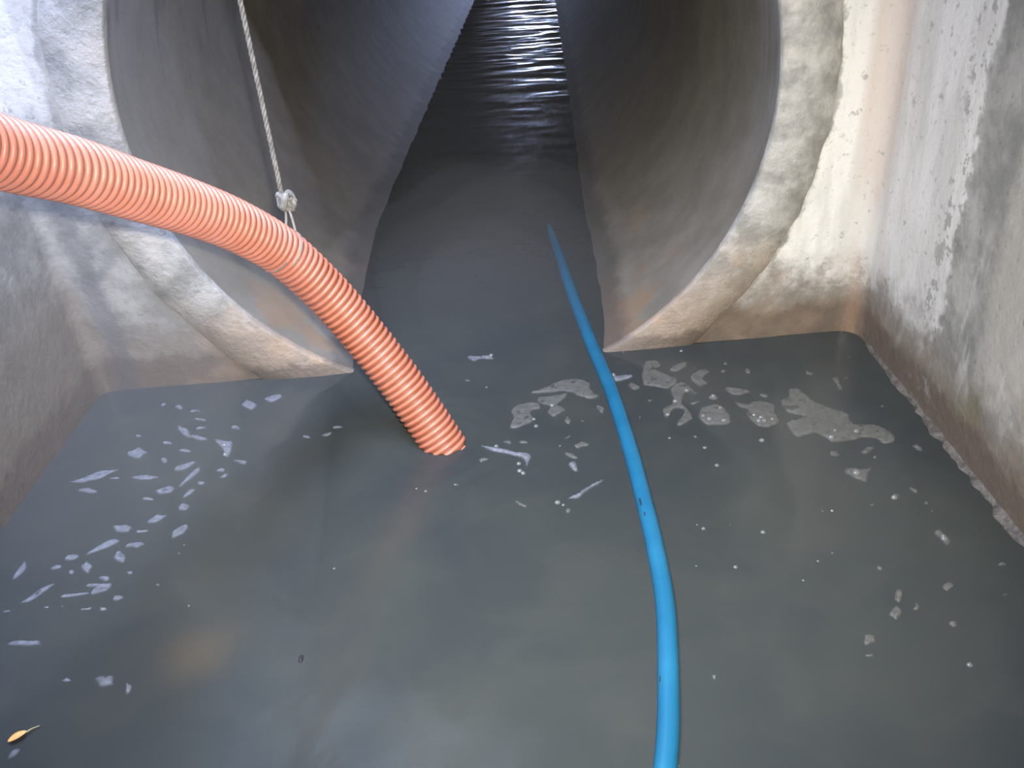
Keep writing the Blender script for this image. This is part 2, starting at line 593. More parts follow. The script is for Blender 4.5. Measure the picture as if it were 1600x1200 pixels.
def helix_rib():
    T, N, B = frames(cpts)
    turns = cs[-1] / PITCH
    per = 36
    n = int(turns * per)
    s = np.linspace(0, cs[-1], n)
    I = lambda A: np.stack([np.interp(s, cs, A[:, k]) for k in range(3)], 1)
    P, t_, n_ = I(cpts), I(T), I(N)
    t_ /= np.linalg.norm(t_, axis=1)[:, None]
    n_ -= t_ * np.sum(n_ * t_, axis=1)[:, None]
    n_ /= np.linalg.norm(n_, axis=1)[:, None]
    b_ = np.cross(t_, n_)
    th = 2 * PI * s / PITCH
    out = np.cos(th)[:, None] * n_ + np.sin(th)[:, None] * b_
    ring = [(-0.33, -0.0052), (-0.28, -0.0020), (-0.16, 0.0000), (0.0, 0.0008), (0.16, 0.0000), (0.28, -0.0020), (0.33, -0.0052)]
    m_ = len(ring)
    V = np.concatenate([(P + t_ * (a * PITCH) + out * (HR + h))[:, None, :] for a, h in ring], 1).reshape(-1, 3)
    V = V - np.array(hose.location)
    F = []
    for i in range(n - 1):
        for k in range(m_ - 1):
            F.append((i * m_ + k, i * m_ + k + 1, (i + 1) * m_ + k + 1, (i + 1) * m_ + k))
    return mesh('spiral_rib', V, F, True)


obj('spiral_rib', helix_rib(), HOSE_RIB, hose)['label'] = 'raised paler orange spiral rib'

# ------------------------------------------------------------------ blue hose
m = Mat('blue_rubber')
sc = m.step(m.noise(40.0, 5, 0.7), 0.66, 0.72)
col = m.mix(m.step(m.noise(9.0, 4), 0.35, 0.7), lin(18, 90, 120), lin(28, 100, 130))
col = m.mix(m.mul(sc, 0.45), col, lin(20, 44, 70))
m.set(Base_Color=col, Roughness=0.45)
m.bump(m.noise(220.0, 3), 0.2, 0.001)
BLUE = m.m
BP = [(0.02, -0.95), (0.0, -0.4), (0.02, 0.1), (0.07, 0.45), (0.125, 0.66), (0.163, 0.799), (0.189, 0.913), (0.222, 1.122), (0.231, 1.296), (0.232, 1.439),
      (0.230, 1.63), (0.219, 1.891), (0.196, 2.141), (0.171, 2.49), (0.152, 2.86)]
bp = [(x, y, 0.004 if y < 2.3 else (0.0 if y < 2.6 else -0.009)) for x, y in BP] + [(0.139, 3.05, -0.0145), (0.130, 3.3, -0.03), (0.12, 3.7, -0.08)]
bpts, _ = resample(catmull(bp, 16), 0.012)
bo = empty('blue_hose', (0.22, 1.6, 0.0))
tag(bo, 'smooth bright blue hose floating on the water and running into the pipe', 'hose')
obj('hose_jacket', tube('hose_jacket', bpts - np.array(bo.location), 0.0188, 24), BLUE, bo)
m = Mat('black_scuff')
m.set(Base_Color=lin(26, 40, 58), Roughness=0.7)
SCUFF = m.m


def scuff(i0, i1, ang, w, parent):
    """worn dark mark lying on the jacket"""
    T, N, B = frames(bpts)
    V, F = [], []
    for i in range(i0, i1 + 1):
        for k in range(4):
            a = ang + (k / 3 - 0.5) * w * (1 + 0.5 * noise.noise(Vector((i * 0.9, k, 0))))
            o = np.cos(a) * np.array([-1.0, 0, 0]) + np.sin(a) * np.array([0, 0, 1.0])
            V.append(bpts[i] + o * 0.0191 - np.array(parent.location))
    for i in range(i1 - i0):
        for k in range(3):
            F.append((i * 4 + k, i * 4 + k + 1, i * 4 + k + 5, i * 4 + k + 4))
    return mesh('scuff_mark', V, F)


def nearest(yv):
    return int(np.argmin(np.abs(bpts[:, 1] - yv)))


for yv, L_, ang, w in ((1.405, 2, 0.95, 0.22), (1.37, 1, 1.1, 0.15), (0.95, 1, 0.7, 0.15)):
    i0 = nearest(yv)
    obj('scuff_mark', scuff(i0, i0 + L_, ang, w, bo), SCUFF, bo)

# ------------------------------------------------------------------ rope
m = Mat('pale_twine')
col = m.mix(m.step(m.noise(60.0, 5), 0.35, 0.7), lin(104, 102, 97), lin(138, 135, 129))
m.set(Base_Color=col, Roughness=0.9)
m.bump(m.noise(300.0, 3), 0.6, 0.002)
TWINE = m.m
RX, RY, RZ0 = -0.508, 1.838, 0.615
rope = empty('rope', (RX, RY, RZ0))
tag(rope, 'thin pale twisted rope, taut from above and knotted round the orange hose', 'rope')
for k in range(3):
    z = np.arange(0.0, 2.2, 0.0045)
    a = 2 * PI * z / 0.040 + k * 2 * PI / 3
    rr = 0.0030
    P = np.stack([0.012 * z + rr * np.cos(a), rr * np.sin(a) + 0.004 * z, z], 1)
    obj('strand', tube('strand', P, 0.0030, 6), TWINE, rope)
t = np.linspace(0, 2 * PI, 90)
P = np.stack([0.0085 * (np.sin(t) + 1.6 * np.sin(2 * t)) * 0.75 + 0.006, 0.0085 * (np.cos(t) - 1.6 * np.cos(2 * t)) * 0.7, -0.008 - 0.014 * np.sin(3 * t)], 1)
knot = obj('knot', tube('knot', P, 0.0075, 8), TWINE, rope)
t = np.linspace(0, 2 * PI * 1.25, 60)
P = np.stack([0.004 + 0.013 * np.cos(t), 0.010 * np.sin(t), -0.004 - 0.004 * t], 1)
obj('knot', tube('knot', P, 0.006, 8), TWINE, rope)
rs = random.Random(3)
for k in range(5):
    a = rs.uniform(0, 2 * PI)
    P = catmull([(0.004, 0, -0.01), (0.004 + 0.016 * math.cos(a), 0.012 * math.sin(a), -0.004 + rs.uniform(-0.01, 0.012)), (0.006 + 0.026 * math.cos(a + 0.3), 0.02 * math.sin(a), rs.uniform(-0.02, 0.012))], 6)
    obj('frayed_end', tube('frayed_end', P, 0.0022, 5), TWINE, knot)
# bridle from the knot and two turns round the hose
ci = int(np.argmin(np.linalg.norm(cpts - np.array([-0.517, 1.776, 0.51]), axis=1)))
T, N, B = frames(cpts)
t = np.linspace(0, 2 * PI, 90)
c0 = cpts[ci]
P = c0 + (HR + 0.0004) * (np.cos(t)[:, None] * N[ci] + np.sin(t)[:, None] * B[ci]) + T[ci] * ((t / (2 * PI) - 0.5) * PITCH)[:, None]
obj('hose_lashing', tube('hose_lashing', P - np.array(rope.location), 0.0018, 6), TWINE, rope)
topi = int(np.argmax(P[:, 2]))
for q in (topi, max(0, topi - 8)):
    L_ = catmull([np.array([0.002, 0.0, -0.012]), (P[q] - np.array(rope.location)) * 0.5 + np.array([0.004, 0, 0.0]), P[q] - np.array(rope.location)], 8)
    obj('tie', tube('tie', L_, 0.0032, 6), TWINE, rope)


# ------------------------------------------------------------------ foam, bubbles and floating scraps
def foam_mat(name, c1, c2, alpha):
    m = Mat(name)
    n = m.noise(70.0, 4, 0.6)
    holes = m.noise(38.0, 4, 0.65)
    m.set(Base_Color=m.mix(m.step(n, 0.35, 0.68), c1, c2), Roughness=0.45)
    at = m.n.new('ShaderNodeAttribute'); at.attribute_name = 'film'
    m.set(Alpha=m.mul(m.mul(m.step(holes, 0.24, 0.44), m.step(at.outputs['Fac'], 0.0, 1.0)), alpha))
    m.bump(m.noise(160.0, 3), 0.5, 0.002)
    return m.m


FOAM_GREY = foam_mat('grey_foam', lin(96, 96, 90), lin(112, 111, 104), 0.66)
FOAM_PALE = foam_mat('pale_foam', lin(124, 128, 134), lin(146, 150, 156), 0.52)
m = Mat('bubble_film')
m.set(Base_Color=lin(140, 142, 140), Roughness=0.06, Alpha=0.5, IOR=2.6)
BUBBLE = m.m


def dome(name, seg=12, rings=5):
    V, F = [(0, 0, 1.0)], []
    for k in range(1, rings + 1):
        a = 0.5 * PI * k / rings
        for i in range(seg):
            b = 2 * PI * i / seg
            V.append((math.sin(a) * math.cos(b), math.sin(a) * math.sin(b), math.cos(a)))
    for i in range(seg):
        F.append((0, 1 + i, 1 + (i + 1) % seg))
    for k in range(rings - 1):
        for i in range(seg):
            j = (i + 1) % seg
            F.append((1 + k * seg + i, 1 + (k + 1) * seg + i, 1 + (k + 1) * seg + j, 1 + k * seg + j))
    me = mesh(name, V, F, True)
    me.materials.append(BUBBLE)
    return me


DOME = dome('bubble')


def smooth_outline(pts, n, jag, seed):
    P = [np.array(p, float) for p in pts]
    k = len(P)
    out = []
    for i in range(k):
        a, b, c, d = P[i - 1], P[i], P[(i + 1) % k], P[(i + 2) % k]
        for s in range(n):
            t = s / n
            q = 0.5 * ((2 * b) + (c - a) * t + (2 * a - 5 * b + 4 * c - d) * t * t + (3 * b - a - 3 * c + d) * t ** 3)
            v = noise.noise_vector(Vector((q[0] * 45, q[1] * 45, seed)))
            out.append((q[0] + jag * v[0], q[1] + jag * v[1]))
    return out


def foam_patch(name, pts, mat, thick, jag, seed, n=4, soft=0.0055):
    """flat-topped raft of foam with a rounded rim, following the water under it"""
    pts = smooth_outline(pts, n, jag, seed)
    c = np.mean(np.array(pts), axis=0)
    grow = 1.16 if n == 3 else 1.05
    pts = [(c[0] + (x - c[0]) * grow, c[1] + (y - c[1]) * grow) for x, y in pts]
    area = sum(pts[i - 1][0] * pts[i][1] - pts[i][0] * pts[i - 1][1] for i in range(len(pts)))
    if area < 0: pts = pts[::-1]
    base = float(height(c[0], c[1]))
    P = np.array(pts) - c
    Q = np.roll(P, -1, axis=0)

    def rim_distance(g):
        d = Q - P
        t = np.clip(np.sum((g[:, None] - P) * d, -1) / np.maximum(np.sum(d * d, -1), 1e-12), 0, 1)
        return np.min(np.linalg.norm(g[:, None] - (P + t[..., None] * d), axis=-1), axis=1)

    stepx = 0.006 if n > 3 else 0.0045
    lo, hi = P.min(0), P.max(0)
    G = np.array([(x + (0.5 * stepx if k % 2 else 0.0), y) for k, y in enumerate(np.arange(lo[1], hi[1], stepx)) for x in np.arange(lo[0], hi[0], stepx)]).reshape(-1, 2)
    cross = ((P[:, 1] > G[:, None, 1]) != (Q[:, 1] > G[:, None, 1])) & (G[:, None, 0] < (Q[:, 0] - P[:, 0]) * (G[:, None, 1] - P[:, 1]) / np.where(Q[:, 1] == P[:, 1], 1e-9, Q[:, 1] - P[:, 1]) + P[:, 0])
    G = G[np.sum(cross, axis=1) % 2 == 1]
    if len(G): G = G[rim_distance(G) > 0.0015]
    allp = np.concatenate([P, G]) if len(G) else P
    vo, _, fo, _, _, _ = geometry.delaunay_2d_cdt([Vector(p) for p in allp], [], [list(range(len(P)))], 1, 1e-6)
    vv = np.array([(v.x, v.y) for v in vo])
    dd = rim_distance(vv)
    sw = min(soft, max(0.75 * float(dd.max()), 0.0012))
    film = np.clip(dd / sw, 0, 1)
    me = mesh(name, [(x, y, -0.002 + (thick + 0.002) * math.sin(0.5 * PI * q)) for (x, y), q in zip(vv, film)], [tuple(q) for q in fo], True)
    at = me.attributes.new('film', 'FLOAT', 'POINT')
    at.data.foreach_set('value', film.tolist())
    o = obj(name, me, mat)
    o.location = (c[0], c[1], base)
    return o


FOAM = [
    ('oval grey foam raft with four bubbles, beside the blue hose',
     [(0.4149, 1.7462), (0.4389, 1.7829), (0.4729, 1.7905), (0.4907, 1.7641), (0.4906, 1.728), (0.4812, 1.7011), (0.4519, 1.7005), (0.4235, 1.713)],
     [(0.4387, 1.7249), (0.4713, 1.7131), (0.4265, 1.7409), (0.4761, 1.77)]),
    ('pear-shaped grey foam raft with five bubbles along its near edge',
     [(0.5197, 1.8084), (0.5297, 1.7917), (0.5458, 1.784), (0.5704, 1.7931), (0.5993, 1.7812), (0.6133, 1.7605), (0.6052, 1.7326), (0.6076, 1.7038), (0.5913, 1.6852), (0.5659, 1.6772), (0.5458, 1.6883), (0.5295, 1.7294), (0.5406, 1.7567), (0.5212, 1.7743)],
     [(0.5492, 1.7265), (0.5532, 1.7012), (0.5663, 1.6993), (0.5869, 1.7033), (0.5626, 1.7139)]),
    ('largest ragged foam raft, stretched towards the right wall',
     [(0.667, 1.832), (0.6943, 1.8278), (0.7054, 1.799), (0.7151, 1.7674), (0.7432, 1.7338), (0.7717, 1.7044), (0.7681, 1.6631), (0.8107, 1.6549), (0.8312, 1.6303), (0.838, 1.6029), (0.8265, 1.5819), (0.7985, 1.5762), (0.7917, 1.5964), (0.773, 1.6056), (0.7436, 1.5967), (0.6955, 1.5969), (0.6751, 1.6359), (0.6504, 1.6294), (0.6304, 1.6256), (0.6209, 1.6436), (0.6152, 1.6749), (0.626, 1.6976), (0.646, 1.6996), (0.661, 1.7101), (0.6342, 1.7247), (0.6303, 1.7506), (0.6341, 1.7834), (0.6577, 1.7949)],
     [(0.698, 1.6115), (0.7623, 1.6268), (0.7151, 1.6369)]),
    ('narrow foam streak behind the oval foam raft',
     [(0.5098, 1.8684), (0.5247, 1.87), (0.5474, 1.8609), (0.5716, 1.8429), (0.5597, 1.8291), (0.5263, 1.8265), (0.5122, 1.8443)],
     []),
    ('tiny foam sliver just behind the pear-shaped foam raft',
     [(0.5862, 1.8212), (0.6029, 1.8225), (0.6128, 1.8071), (0.5971, 1.8019)],
     []),
    ('small foam dab holding a single bubble, behind the oval raft',
     [(0.4554, 1.8297), (0.4718, 1.8388), (0.4879, 1.8286), (0.4785, 1.8146), (0.4632, 1.8193)],
     [(0.4716, 1.8287)]),
    ('forked foam raft with two trailing legs near the blue hose',
     [(0.3699, 1.8782), (0.3984, 1.906), (0.4173, 1.8949), (0.4343, 1.8563), (0.4279, 1.8455), (0.4031, 1.8455), (0.3922, 1.8012), (0.4039, 1.7697), (0.3985, 1.7343), (0.3778, 1.7196), (0.3571, 1.7142), (0.3588, 1.733), (0.3777, 1.7589), (0.3807, 1.7842), (0.3643, 1.7829), (0.3485, 1.7524), (0.3336, 1.7582), (0.3355, 1.7909), (0.3606, 1.8059), (0.3696, 1.8428)],
     [(0.4109, 1.8615), (0.3718, 1.8156), (0.3425, 1.7583)]),
    ('broad thin foam sheet touching the far side of the forked raft',
     [(0.3118, 1.9742), (0.3349, 2.0361), (0.3686, 2.026), (0.3684, 1.9996), (0.3527, 1.9847), (0.3888, 1.9448), (0.3979, 1.9143), (0.3673, 1.8866), (0.338, 1.8992), (0.3069, 1.9163)],
     []),
    ('foam lobe floating off the back wall ledge, beside the blue hose',
     [(0.3881, 1.9876), (0.4091, 2.006), (0.4414, 2.014), (0.4392, 1.9923), (0.4102, 1.9668), (0.3892, 1.9702)],
     [(0.4381, 2.0706)]),
    ('round-cornered foam lobe between forked raft and back wall',
     [(0.4403, 1.945), (0.4705, 1.9656), (0.4927, 1.9492), (0.4699, 1.9235), (0.4719, 1.8944), (0.449, 1.8859), (0.4336, 1.9127)],
     []),
    ('hooked foam scrap with one big bright bubble, near right wall',
     [(0.6861, 1.4935), (0.7112, 1.499), (0.7282, 1.4879), (0.7555, 1.499), (0.7319, 1.47), (0.7209, 1.4457), (0.7066, 1.4493), (0.6888, 1.467)],
     [(0.7052, 1.4735)]),
    ('bent foam scrap close to the right back corner',
     [(0.7867, 1.8648), (0.8124, 1.8729), (0.8033, 1.8382), (0.7999, 1.8152), (0.7883, 1.8054), (0.7839, 1.8216), (0.7879, 1.8446)],
     []),
    ('foam crumb group trailing below the largest foam raft',
     [(0.7408, 1.5496), (0.766, 1.568), (0.7839, 1.5624), (0.7661, 1.5492), (0.7547, 1.5384)],
     []),
    ('elongated foam chip nearest to the right wall waterline',
     [(0.8604, 1.5562), (0.8735, 1.563), (0.8827, 1.5507), (0.8862, 1.5377), (0.8735, 1.5296), (0.8649, 1.5431)],
     []),
    ('slanted foam chip with a bubble, low on the right water',
     [(0.7862, 1.2777), (0.7992, 1.2838), (0.8063, 1.2714), (0.8107, 1.2482), (0.7946, 1.2352), (0.7876, 1.2472), (0.7837, 1.2665)],
     [(0.7963, 1.2563), (0.7949, 1.2493)]),
    ('round foam button with one bubble below the hooked scrap',
     [(0.7478, 1.3922), (0.7553, 1.402), (0.7642, 1.4039), (0.7695, 1.3938), (0.7631, 1.3817), (0.7535, 1.3778), (0.7457, 1.3818)],
     [(0.7516, 1.3831)]),
    ('pale foam arch drifting between the two hoses',
     [(0.0086, 1.9181), (0.0527, 1.9398), (0.08, 1.9604), (0.1328, 1.9688), (0.1645, 1.9387), (0.1653, 1.906), (0.183, 1.8753), (0.1648, 1.8624), (0.133, 1.879), (0.1098, 1.9025), (0.0765, 1.9116), (0.0251, 1.9075)],
     []),
    ('bow-tie foam patch in front of the foam arch',
     [(0.0241, 1.8878), (0.0499, 1.8957), (0.1052, 1.8992), (0.0902, 1.8698), (0.0761, 1.8487), (0.0948, 1.8231), (0.0601, 1.7984), (0.0449, 1.8155), (0.0509, 1.8448), (0.027, 1.8638)],
     [(0.0599, 1.8435)]),
    ('faint beige foam sheet nearest the orange hose',
     [(-0.0489, 1.8445), (-0.0188, 1.8708), (0.0231, 1.8706), (0.0298, 1.8403), (0.0044, 1.829), (0.0108, 1.7909), (-0.0144, 1.7728), (-0.031, 1.7608), (-0.0528, 1.7711), (-0.0456, 1.8139)],
     [(0.0095, 1.7903), (0.0132, 1.758)]),
    ('pale swirl of froth streaming from the orange hose mouth',
     [(-0.1234, 1.6942), (-0.0804, 1.6816), (-0.0421, 1.6598), (-0.008, 1.6453), (-0.009, 1.6229), (-0.0181, 1.5865), (-0.0225, 1.6184), (-0.0428, 1.6371), (-0.073, 1.6574), (-0.1038, 1.6715)],
     [(-0.0351, 1.6043), (-0.0342, 1.5764), (-0.0264, 1.5662), (-0.0874, 1.6825)]),
    ('thin froth streak drifting in toward the blue hose',
     [(0.0462, 1.4449), (0.0579, 1.4599), (0.0843, 1.4789), (0.1076, 1.4988), (0.1506, 1.5282), (0.1492, 1.5166), (0.1174, 1.4889), (0.0938, 1.4665), (0.0686, 1.4613)],
     [(0.0449, 1.4516)]),
    ('froth dab with a bright bubble between the hoses',
     [(0.0801, 1.5984), (0.0992, 1.6021), (0.0995, 1.5649), (0.0854, 1.5729)],
     [(0.0911, 1.5832)]),
    ('froth scrap lying across the pipe mouth',
     [(-0.1668, 2.1426), (-0.1249, 2.1403), (-0.097, 2.1403), (-0.0926, 2.1162), (-0.1248, 2.1215), (-0.1478, 2.1114)],
     [(-0.0971, 2.1328)]),
    ('little froth tuft touching the far right of the blue hose',
     [(0.2329, 1.9698), (0.2723, 1.972), (0.288, 1.961), (0.2508, 1.9417), (0.234, 1.9444)],
     [(0.235, 1.9694)]),
    ('foam wisp under the back wall edge right of the blue hose',
     [(0.2653, 1.9229), (0.2832, 1.9283), (0.2976, 1.8975), (0.2819, 1.8919), (0.2666, 1.9023)],
     []),
    ('bright bubbly foam scrap, largest among the flecks by left wall',
     [(-0.8186, 1.8188), (-0.7884, 1.8074), (-0.7617, 1.8001), (-0.7575, 1.768), (-0.7577, 1.7372), (-0.7714, 1.7357), (-0.7841, 1.7682)],
     [(-0.7799, 1.7829), (-0.7664, 1.7397)]),
]
FLECKS_BY_LEFT_WALL = [
    [(-1.0255, 1.7202), (-1.0495, 1.7037), (-1.0624, 1.6892), (-1.0957, 1.6803), (-1.1224, 1.6788), (-1.1313, 1.6879), (-1.1036, 1.7034), (-1.0783, 1.7202), (-1.0518, 1.72)],
    [(-0.9127, 1.6738), (-0.9266, 1.6695), (-0.9408, 1.6656), (-0.966, 1.6709), (-0.9836, 1.6792), (-0.9784, 1.6853), (-0.9681, 1.6885), (-0.9494, 1.6905), (-0.9274, 1.6829)],
    [(-1.0527, 1.6393), (-1.0493, 1.6311), (-1.0653, 1.627), (-1.0852, 1.6321), (-1.0976, 1.638), (-1.1011, 1.6449), (-1.0945, 1.6507), (-1.0767, 1.6522), (-1.0638, 1.6449)],
    [(-1.0142, 1.684), (-1.0132, 1.6804), (-1.0206, 1.6789), (-1.0278, 1.6806), (-1.0374, 1.6816), (-1.0381, 1.6857), (-1.0307, 1.6872), (-1.0249, 1.6888), (-1.0178, 1.687)],
    [(-0.9786, 1.7848), (-0.9878, 1.7742), (-0.9911, 1.7609), (-1.0086, 1.765), (-1.0246, 1.7761), (-1.033, 1.7929), (-1.0209, 1.8004), (-1.0107, 1.8109), (-0.9944, 1.7974)],
    [(-0.928, 1.8197), (-0.9257, 1.8123), (-0.9359, 1.8131), (-0.9446, 1.814), (-0.9528, 1.8198), (-0.9567, 1.8274), (-0.95, 1.8308), (-0.9412, 1.8298), (-0.9336, 1.8254)],
    [(-0.8642, 1.7731), (-0.8669, 1.768), (-0.8781, 1.7688), (-0.8905, 1.7729), (-0.899, 1.7798), (-0.9024, 1.7866), (-0.8921, 1.7864), (-0.8824, 1.7876), (-0.8697, 1.7806)],
    [(-0.9121, 1.7412), (-0.9125, 1.7322), (-0.9174, 1.7297), (-0.9238, 1.7322), (-0.9292, 1.7396), (-0.9344, 1.7491), (-0.9308, 1.7539), (-0.9261, 1.7568), (-0.9179, 1.7526)],
    [(-0.8383, 1.7253), (-0.8416, 1.7136), (-0.8512, 1.7002), (-0.8701, 1.6916), (-0.8807, 1.6963), (-0.884, 1.7039), (-0.8809, 1.7153), (-0.8644, 1.7218), (-0.8503, 1.7275)],
    [(-0.8211, 1.6955), (-0.817, 1.6886), (-0.823, 1.665), (-0.8361, 1.6432), (-0.8495, 1.6267), (-0.852, 1.6397), (-0.8454, 1.6616), (-0.8376, 1.6814), (-0.824, 1.709)],
    [(-0.86, 1.6242), (-0.8589, 1.6167), (-0.867, 1.6078), (-0.8858, 1.6061), (-0.8993, 1.6126), (-0.9047, 1.622), (-0.8934, 1.6299), (-0.8793, 1.6372), (-0.8644, 1.6315)],
    [(-0.8051, 1.6151), (-0.8062, 1.6049), (-0.8106, 1.5952), (-0.8184, 1.5878), (-0.8279, 1.5845), (-0.8297, 1.5935), (-0.8281, 1.6031), (-0.822, 1.6141), (-0.8132, 1.6155)],
    [(-0.8952, 1.5873), (-0.8983, 1.5838), (-0.906, 1.5823), (-0.9171, 1.5843), (-0.9267, 1.5888), (-0.9272, 1.5936), (-0.9243, 1.5985), (-0.9105, 1.5973), (-0.9009, 1.5921)],
    [(-0.8048, 1.554), (-0.7995, 1.5461), (-0.8027, 1.5358), (-0.8119, 1.534), (-0.8199, 1.5366), (-0.8259, 1.5444), (-0.8254, 1.5552), (-0.8185, 1.5624), (-0.8104, 1.5577)],
    [(-0.8426, 1.5219), (-0.8474, 1.5107), (-0.8542, 1.5027), (-0.8651, 1.4958), (-0.8793, 1.4958), (-0.8852, 1.5062), (-0.8771, 1.5177), (-0.8671, 1.5289), (-0.8559, 1.5223)],
    [(-0.7834, 1.4783), (-0.779, 1.4674), (-0.7847, 1.451), (-0.796, 1.4418), (-0.8071, 1.4374), (-0.8096, 1.4492), (-0.8116, 1.4612), (-0.8033, 1.4758), (-0.7919, 1.4819)],
    [(-0.9135, 1.4784), (-0.9155, 1.4723), (-0.9233, 1.4705), (-0.9384, 1.4718), (-0.9519, 1.4858), (-0.956, 1.4991), (-0.9413, 1.4984), (-0.9296, 1.4991), (-0.9129, 1.4891)],
    [(-0.8638, 1.4706), (-0.8706, 1.4678), (-0.8787, 1.4663), (-0.8901, 1.4658), (-0.8973, 1.4686), (-0.8979, 1.4716), (-0.8953, 1.4752), (-0.8819, 1.475), (-0.87, 1.4739)],
    [(-0.933, 1.4478), (-0.9242, 1.4431), (-0.9424, 1.425), (-0.9612, 1.4156), (-0.9802, 1.4064), (-0.9844, 1.414), (-0.9716, 1.4296), (-0.9568, 1.4483), (-0.9382, 1.4531)],
    [(-0.9992, 1.4081), (-0.9962, 1.4014), (-1.0033, 1.3946), (-1.0153, 1.392), (-1.0266, 1.3948), (-1.03, 1.4025), (-1.0274, 1.4109), (-1.0151, 1.4135), (-1.0057, 1.4122)],
    [(-0.863, 1.4263), (-0.8718, 1.4209), (-0.8761, 1.4137), (-0.8895, 1.4189), (-0.9056, 1.4212), (-0.9035, 1.4292), (-0.9002, 1.4362), (-0.8862, 1.4368), (-0.8715, 1.4341)],
    [(-0.892, 1.3914), (-0.8884, 1.379), (-0.8951, 1.3713), (-0.9084, 1.3803), (-0.9194, 1.3885), (-0.9196, 1.3989), (-0.9193, 1.4082), (-0.9107, 1.4124), (-0.8994, 1.4018)],
    [(-0.9549, 1.3589), (-0.9533, 1.3471), (-0.9648, 1.3505), (-0.9773, 1.3602), (-0.9844, 1.3741), (-0.9784, 1.3786), (-0.9776, 1.3896), (-0.9649, 1.3799), (-0.9546, 1.3684)],
    [(-1.0263, 1.3797), (-1.0249, 1.3731), (-1.0322, 1.3689), (-1.0402, 1.3671), (-1.0481, 1.3694), (-1.0483, 1.3752), (-1.0456, 1.3792), (-1.041, 1.3829), (-1.0332, 1.3833)],
    [(-0.9885, 1.3557), (-0.9876, 1.35), (-0.9902, 1.3464), (-0.9962, 1.3496), (-1.0023, 1.3538), (-1.0028, 1.3598), (-1.0011, 1.3627), (-0.998, 1.3642), (-0.992, 1.3627)],
    [(-1.1126, 1.3974), (-1.1077, 1.3889), (-1.1038, 1.3746), (-1.1074, 1.3604), (-1.1141, 1.3494), (-1.1227, 1.3571), (-1.124, 1.3759), (-1.1227, 1.3891), (-1.1207, 1.4095)],
    [(-1.019, 1.3271), (-1.0205, 1.3138), (-1.0316, 1.297), (-1.0449, 1.2779), (-1.057, 1.2752), (-1.0697, 1.2742), (-1.0537, 1.2972), (-1.0448, 1.3132), (-1.0326, 1.3198)],
    [(-0.9015, 1.3272), (-0.9037, 1.322), (-0.9075, 1.3167), (-0.9172, 1.3217), (-0.9255, 1.3265), (-0.9302, 1.3342), (-0.9219, 1.3357), (-0.916, 1.3369), (-0.9074, 1.3341)],
    [(-0.9014, 1.3064), (-0.9011, 1.3012), (-0.9186, 1.3031), (-0.9343, 1.3028), (-0.9454, 1.3086), (-0.9458, 1.3135), (-0.9368, 1.3158), (-0.9228, 1.3141), (-0.9067, 1.3118)],
    [(-0.8924, 1.3111), (-0.8885, 1.301), (-0.895, 1.289), (-0.9054, 1.2844), (-0.9158, 1.2812), (-0.9263, 1.2865), (-0.9243, 1.3016), (-0.9128, 1.3124), (-0.9019, 1.3125)],
    [(-0.932, 1.2847), (-0.945, 1.2817), (-0.9564, 1.28), (-0.9751, 1.2783), (-0.9859, 1.2821), (-0.9872, 1.2858), (-0.9783, 1.2891), (-0.9598, 1.2905), (-0.9396, 1.2889)],
    [(-0.8482, 1.2669), (-0.8541, 1.263), (-0.8578, 1.2591), (-0.8675, 1.2587), (-0.8744, 1.2664), (-0.874, 1.2722), (-0.8753, 1.2799), (-0.8645, 1.2761), (-0.8563, 1.2735)],
    [(-0.9985, 1.2578), (-0.9999, 1.2556), (-1.0018, 1.2526), (-1.0084, 1.254), (-1.0131, 1.2552), (-1.0167, 1.2578), (-1.011, 1.2593), (-1.0067, 1.2604), (-1.0018, 1.2597)],
    [(-0.9066, 1.2436), (-0.9068, 1.2406), (-0.9119, 1.2376), (-0.9202, 1.2388), (-0.9294, 1.2395), (-0.9292, 1.2433), (-0.9262, 1.2468), (-0.9172, 1.247), (-0.9087, 1.2469)],
    [(-0.8736, 1.2369), (-0.8749, 1.2337), (-0.8793, 1.2327), (-0.8855, 1.2325), (-0.889, 1.2369), (-0.8897, 1.2401), (-0.8899, 1.2442), (-0.8833, 1.2436), (-0.8765, 1.2414)],
    [(-0.9644, 1.2528), (-0.9631, 1.2507), (-0.9669, 1.2509), (-0.9704, 1.2508), (-0.9732, 1.2528), (-0.9728, 1.2544), (-0.9711, 1.2551), (-0.9689, 1.2563), (-0.9659, 1.2543)],
    [(-0.8579, 1.338), (-0.8555, 1.3338), (-0.861, 1.3334), (-0.8666, 1.334), (-0.8696, 1.3379), (-0.8731, 1.3417), (-0.871, 1.3449), (-0.8647, 1.3444), (-0.8581, 1.3422)],
    [(-0.7785, 1.2923), (-0.7818, 1.2905), (-0.7858, 1.2901), (-0.7902, 1.2909), (-0.7973, 1.2926), (-0.7959, 1.2954), (-0.7927, 1.2969), (-0.7878, 1.2965), (-0.7834, 1.2949)],
    [(-0.7633, 1.4104), (-0.7663, 1.4091), (-0.7691, 1.4083), (-0.7731, 1.4092), (-0.7778, 1.4109), (-0.7768, 1.413), (-0.7758, 1.415), (-0.7708, 1.415), (-0.7679, 1.4124)],
    [(-0.705, 1.7033), (-0.7082, 1.6985), (-0.7178, 1.6981), (-0.7283, 1.7066), (-0.7418, 1.7141), (-0.7395, 1.7203), (-0.7315, 1.721), (-0.7211, 1.7192), (-0.7074, 1.7118)],
    [(-0.7524, 1.6841), (-0.7539, 1.6769), (-0.7597, 1.6729), (-0.7667, 1.675), (-0.7724, 1.6778), (-0.7776, 1.6838), (-0.7717, 1.6879), (-0.7668, 1.6926), (-0.7584, 1.6905)],
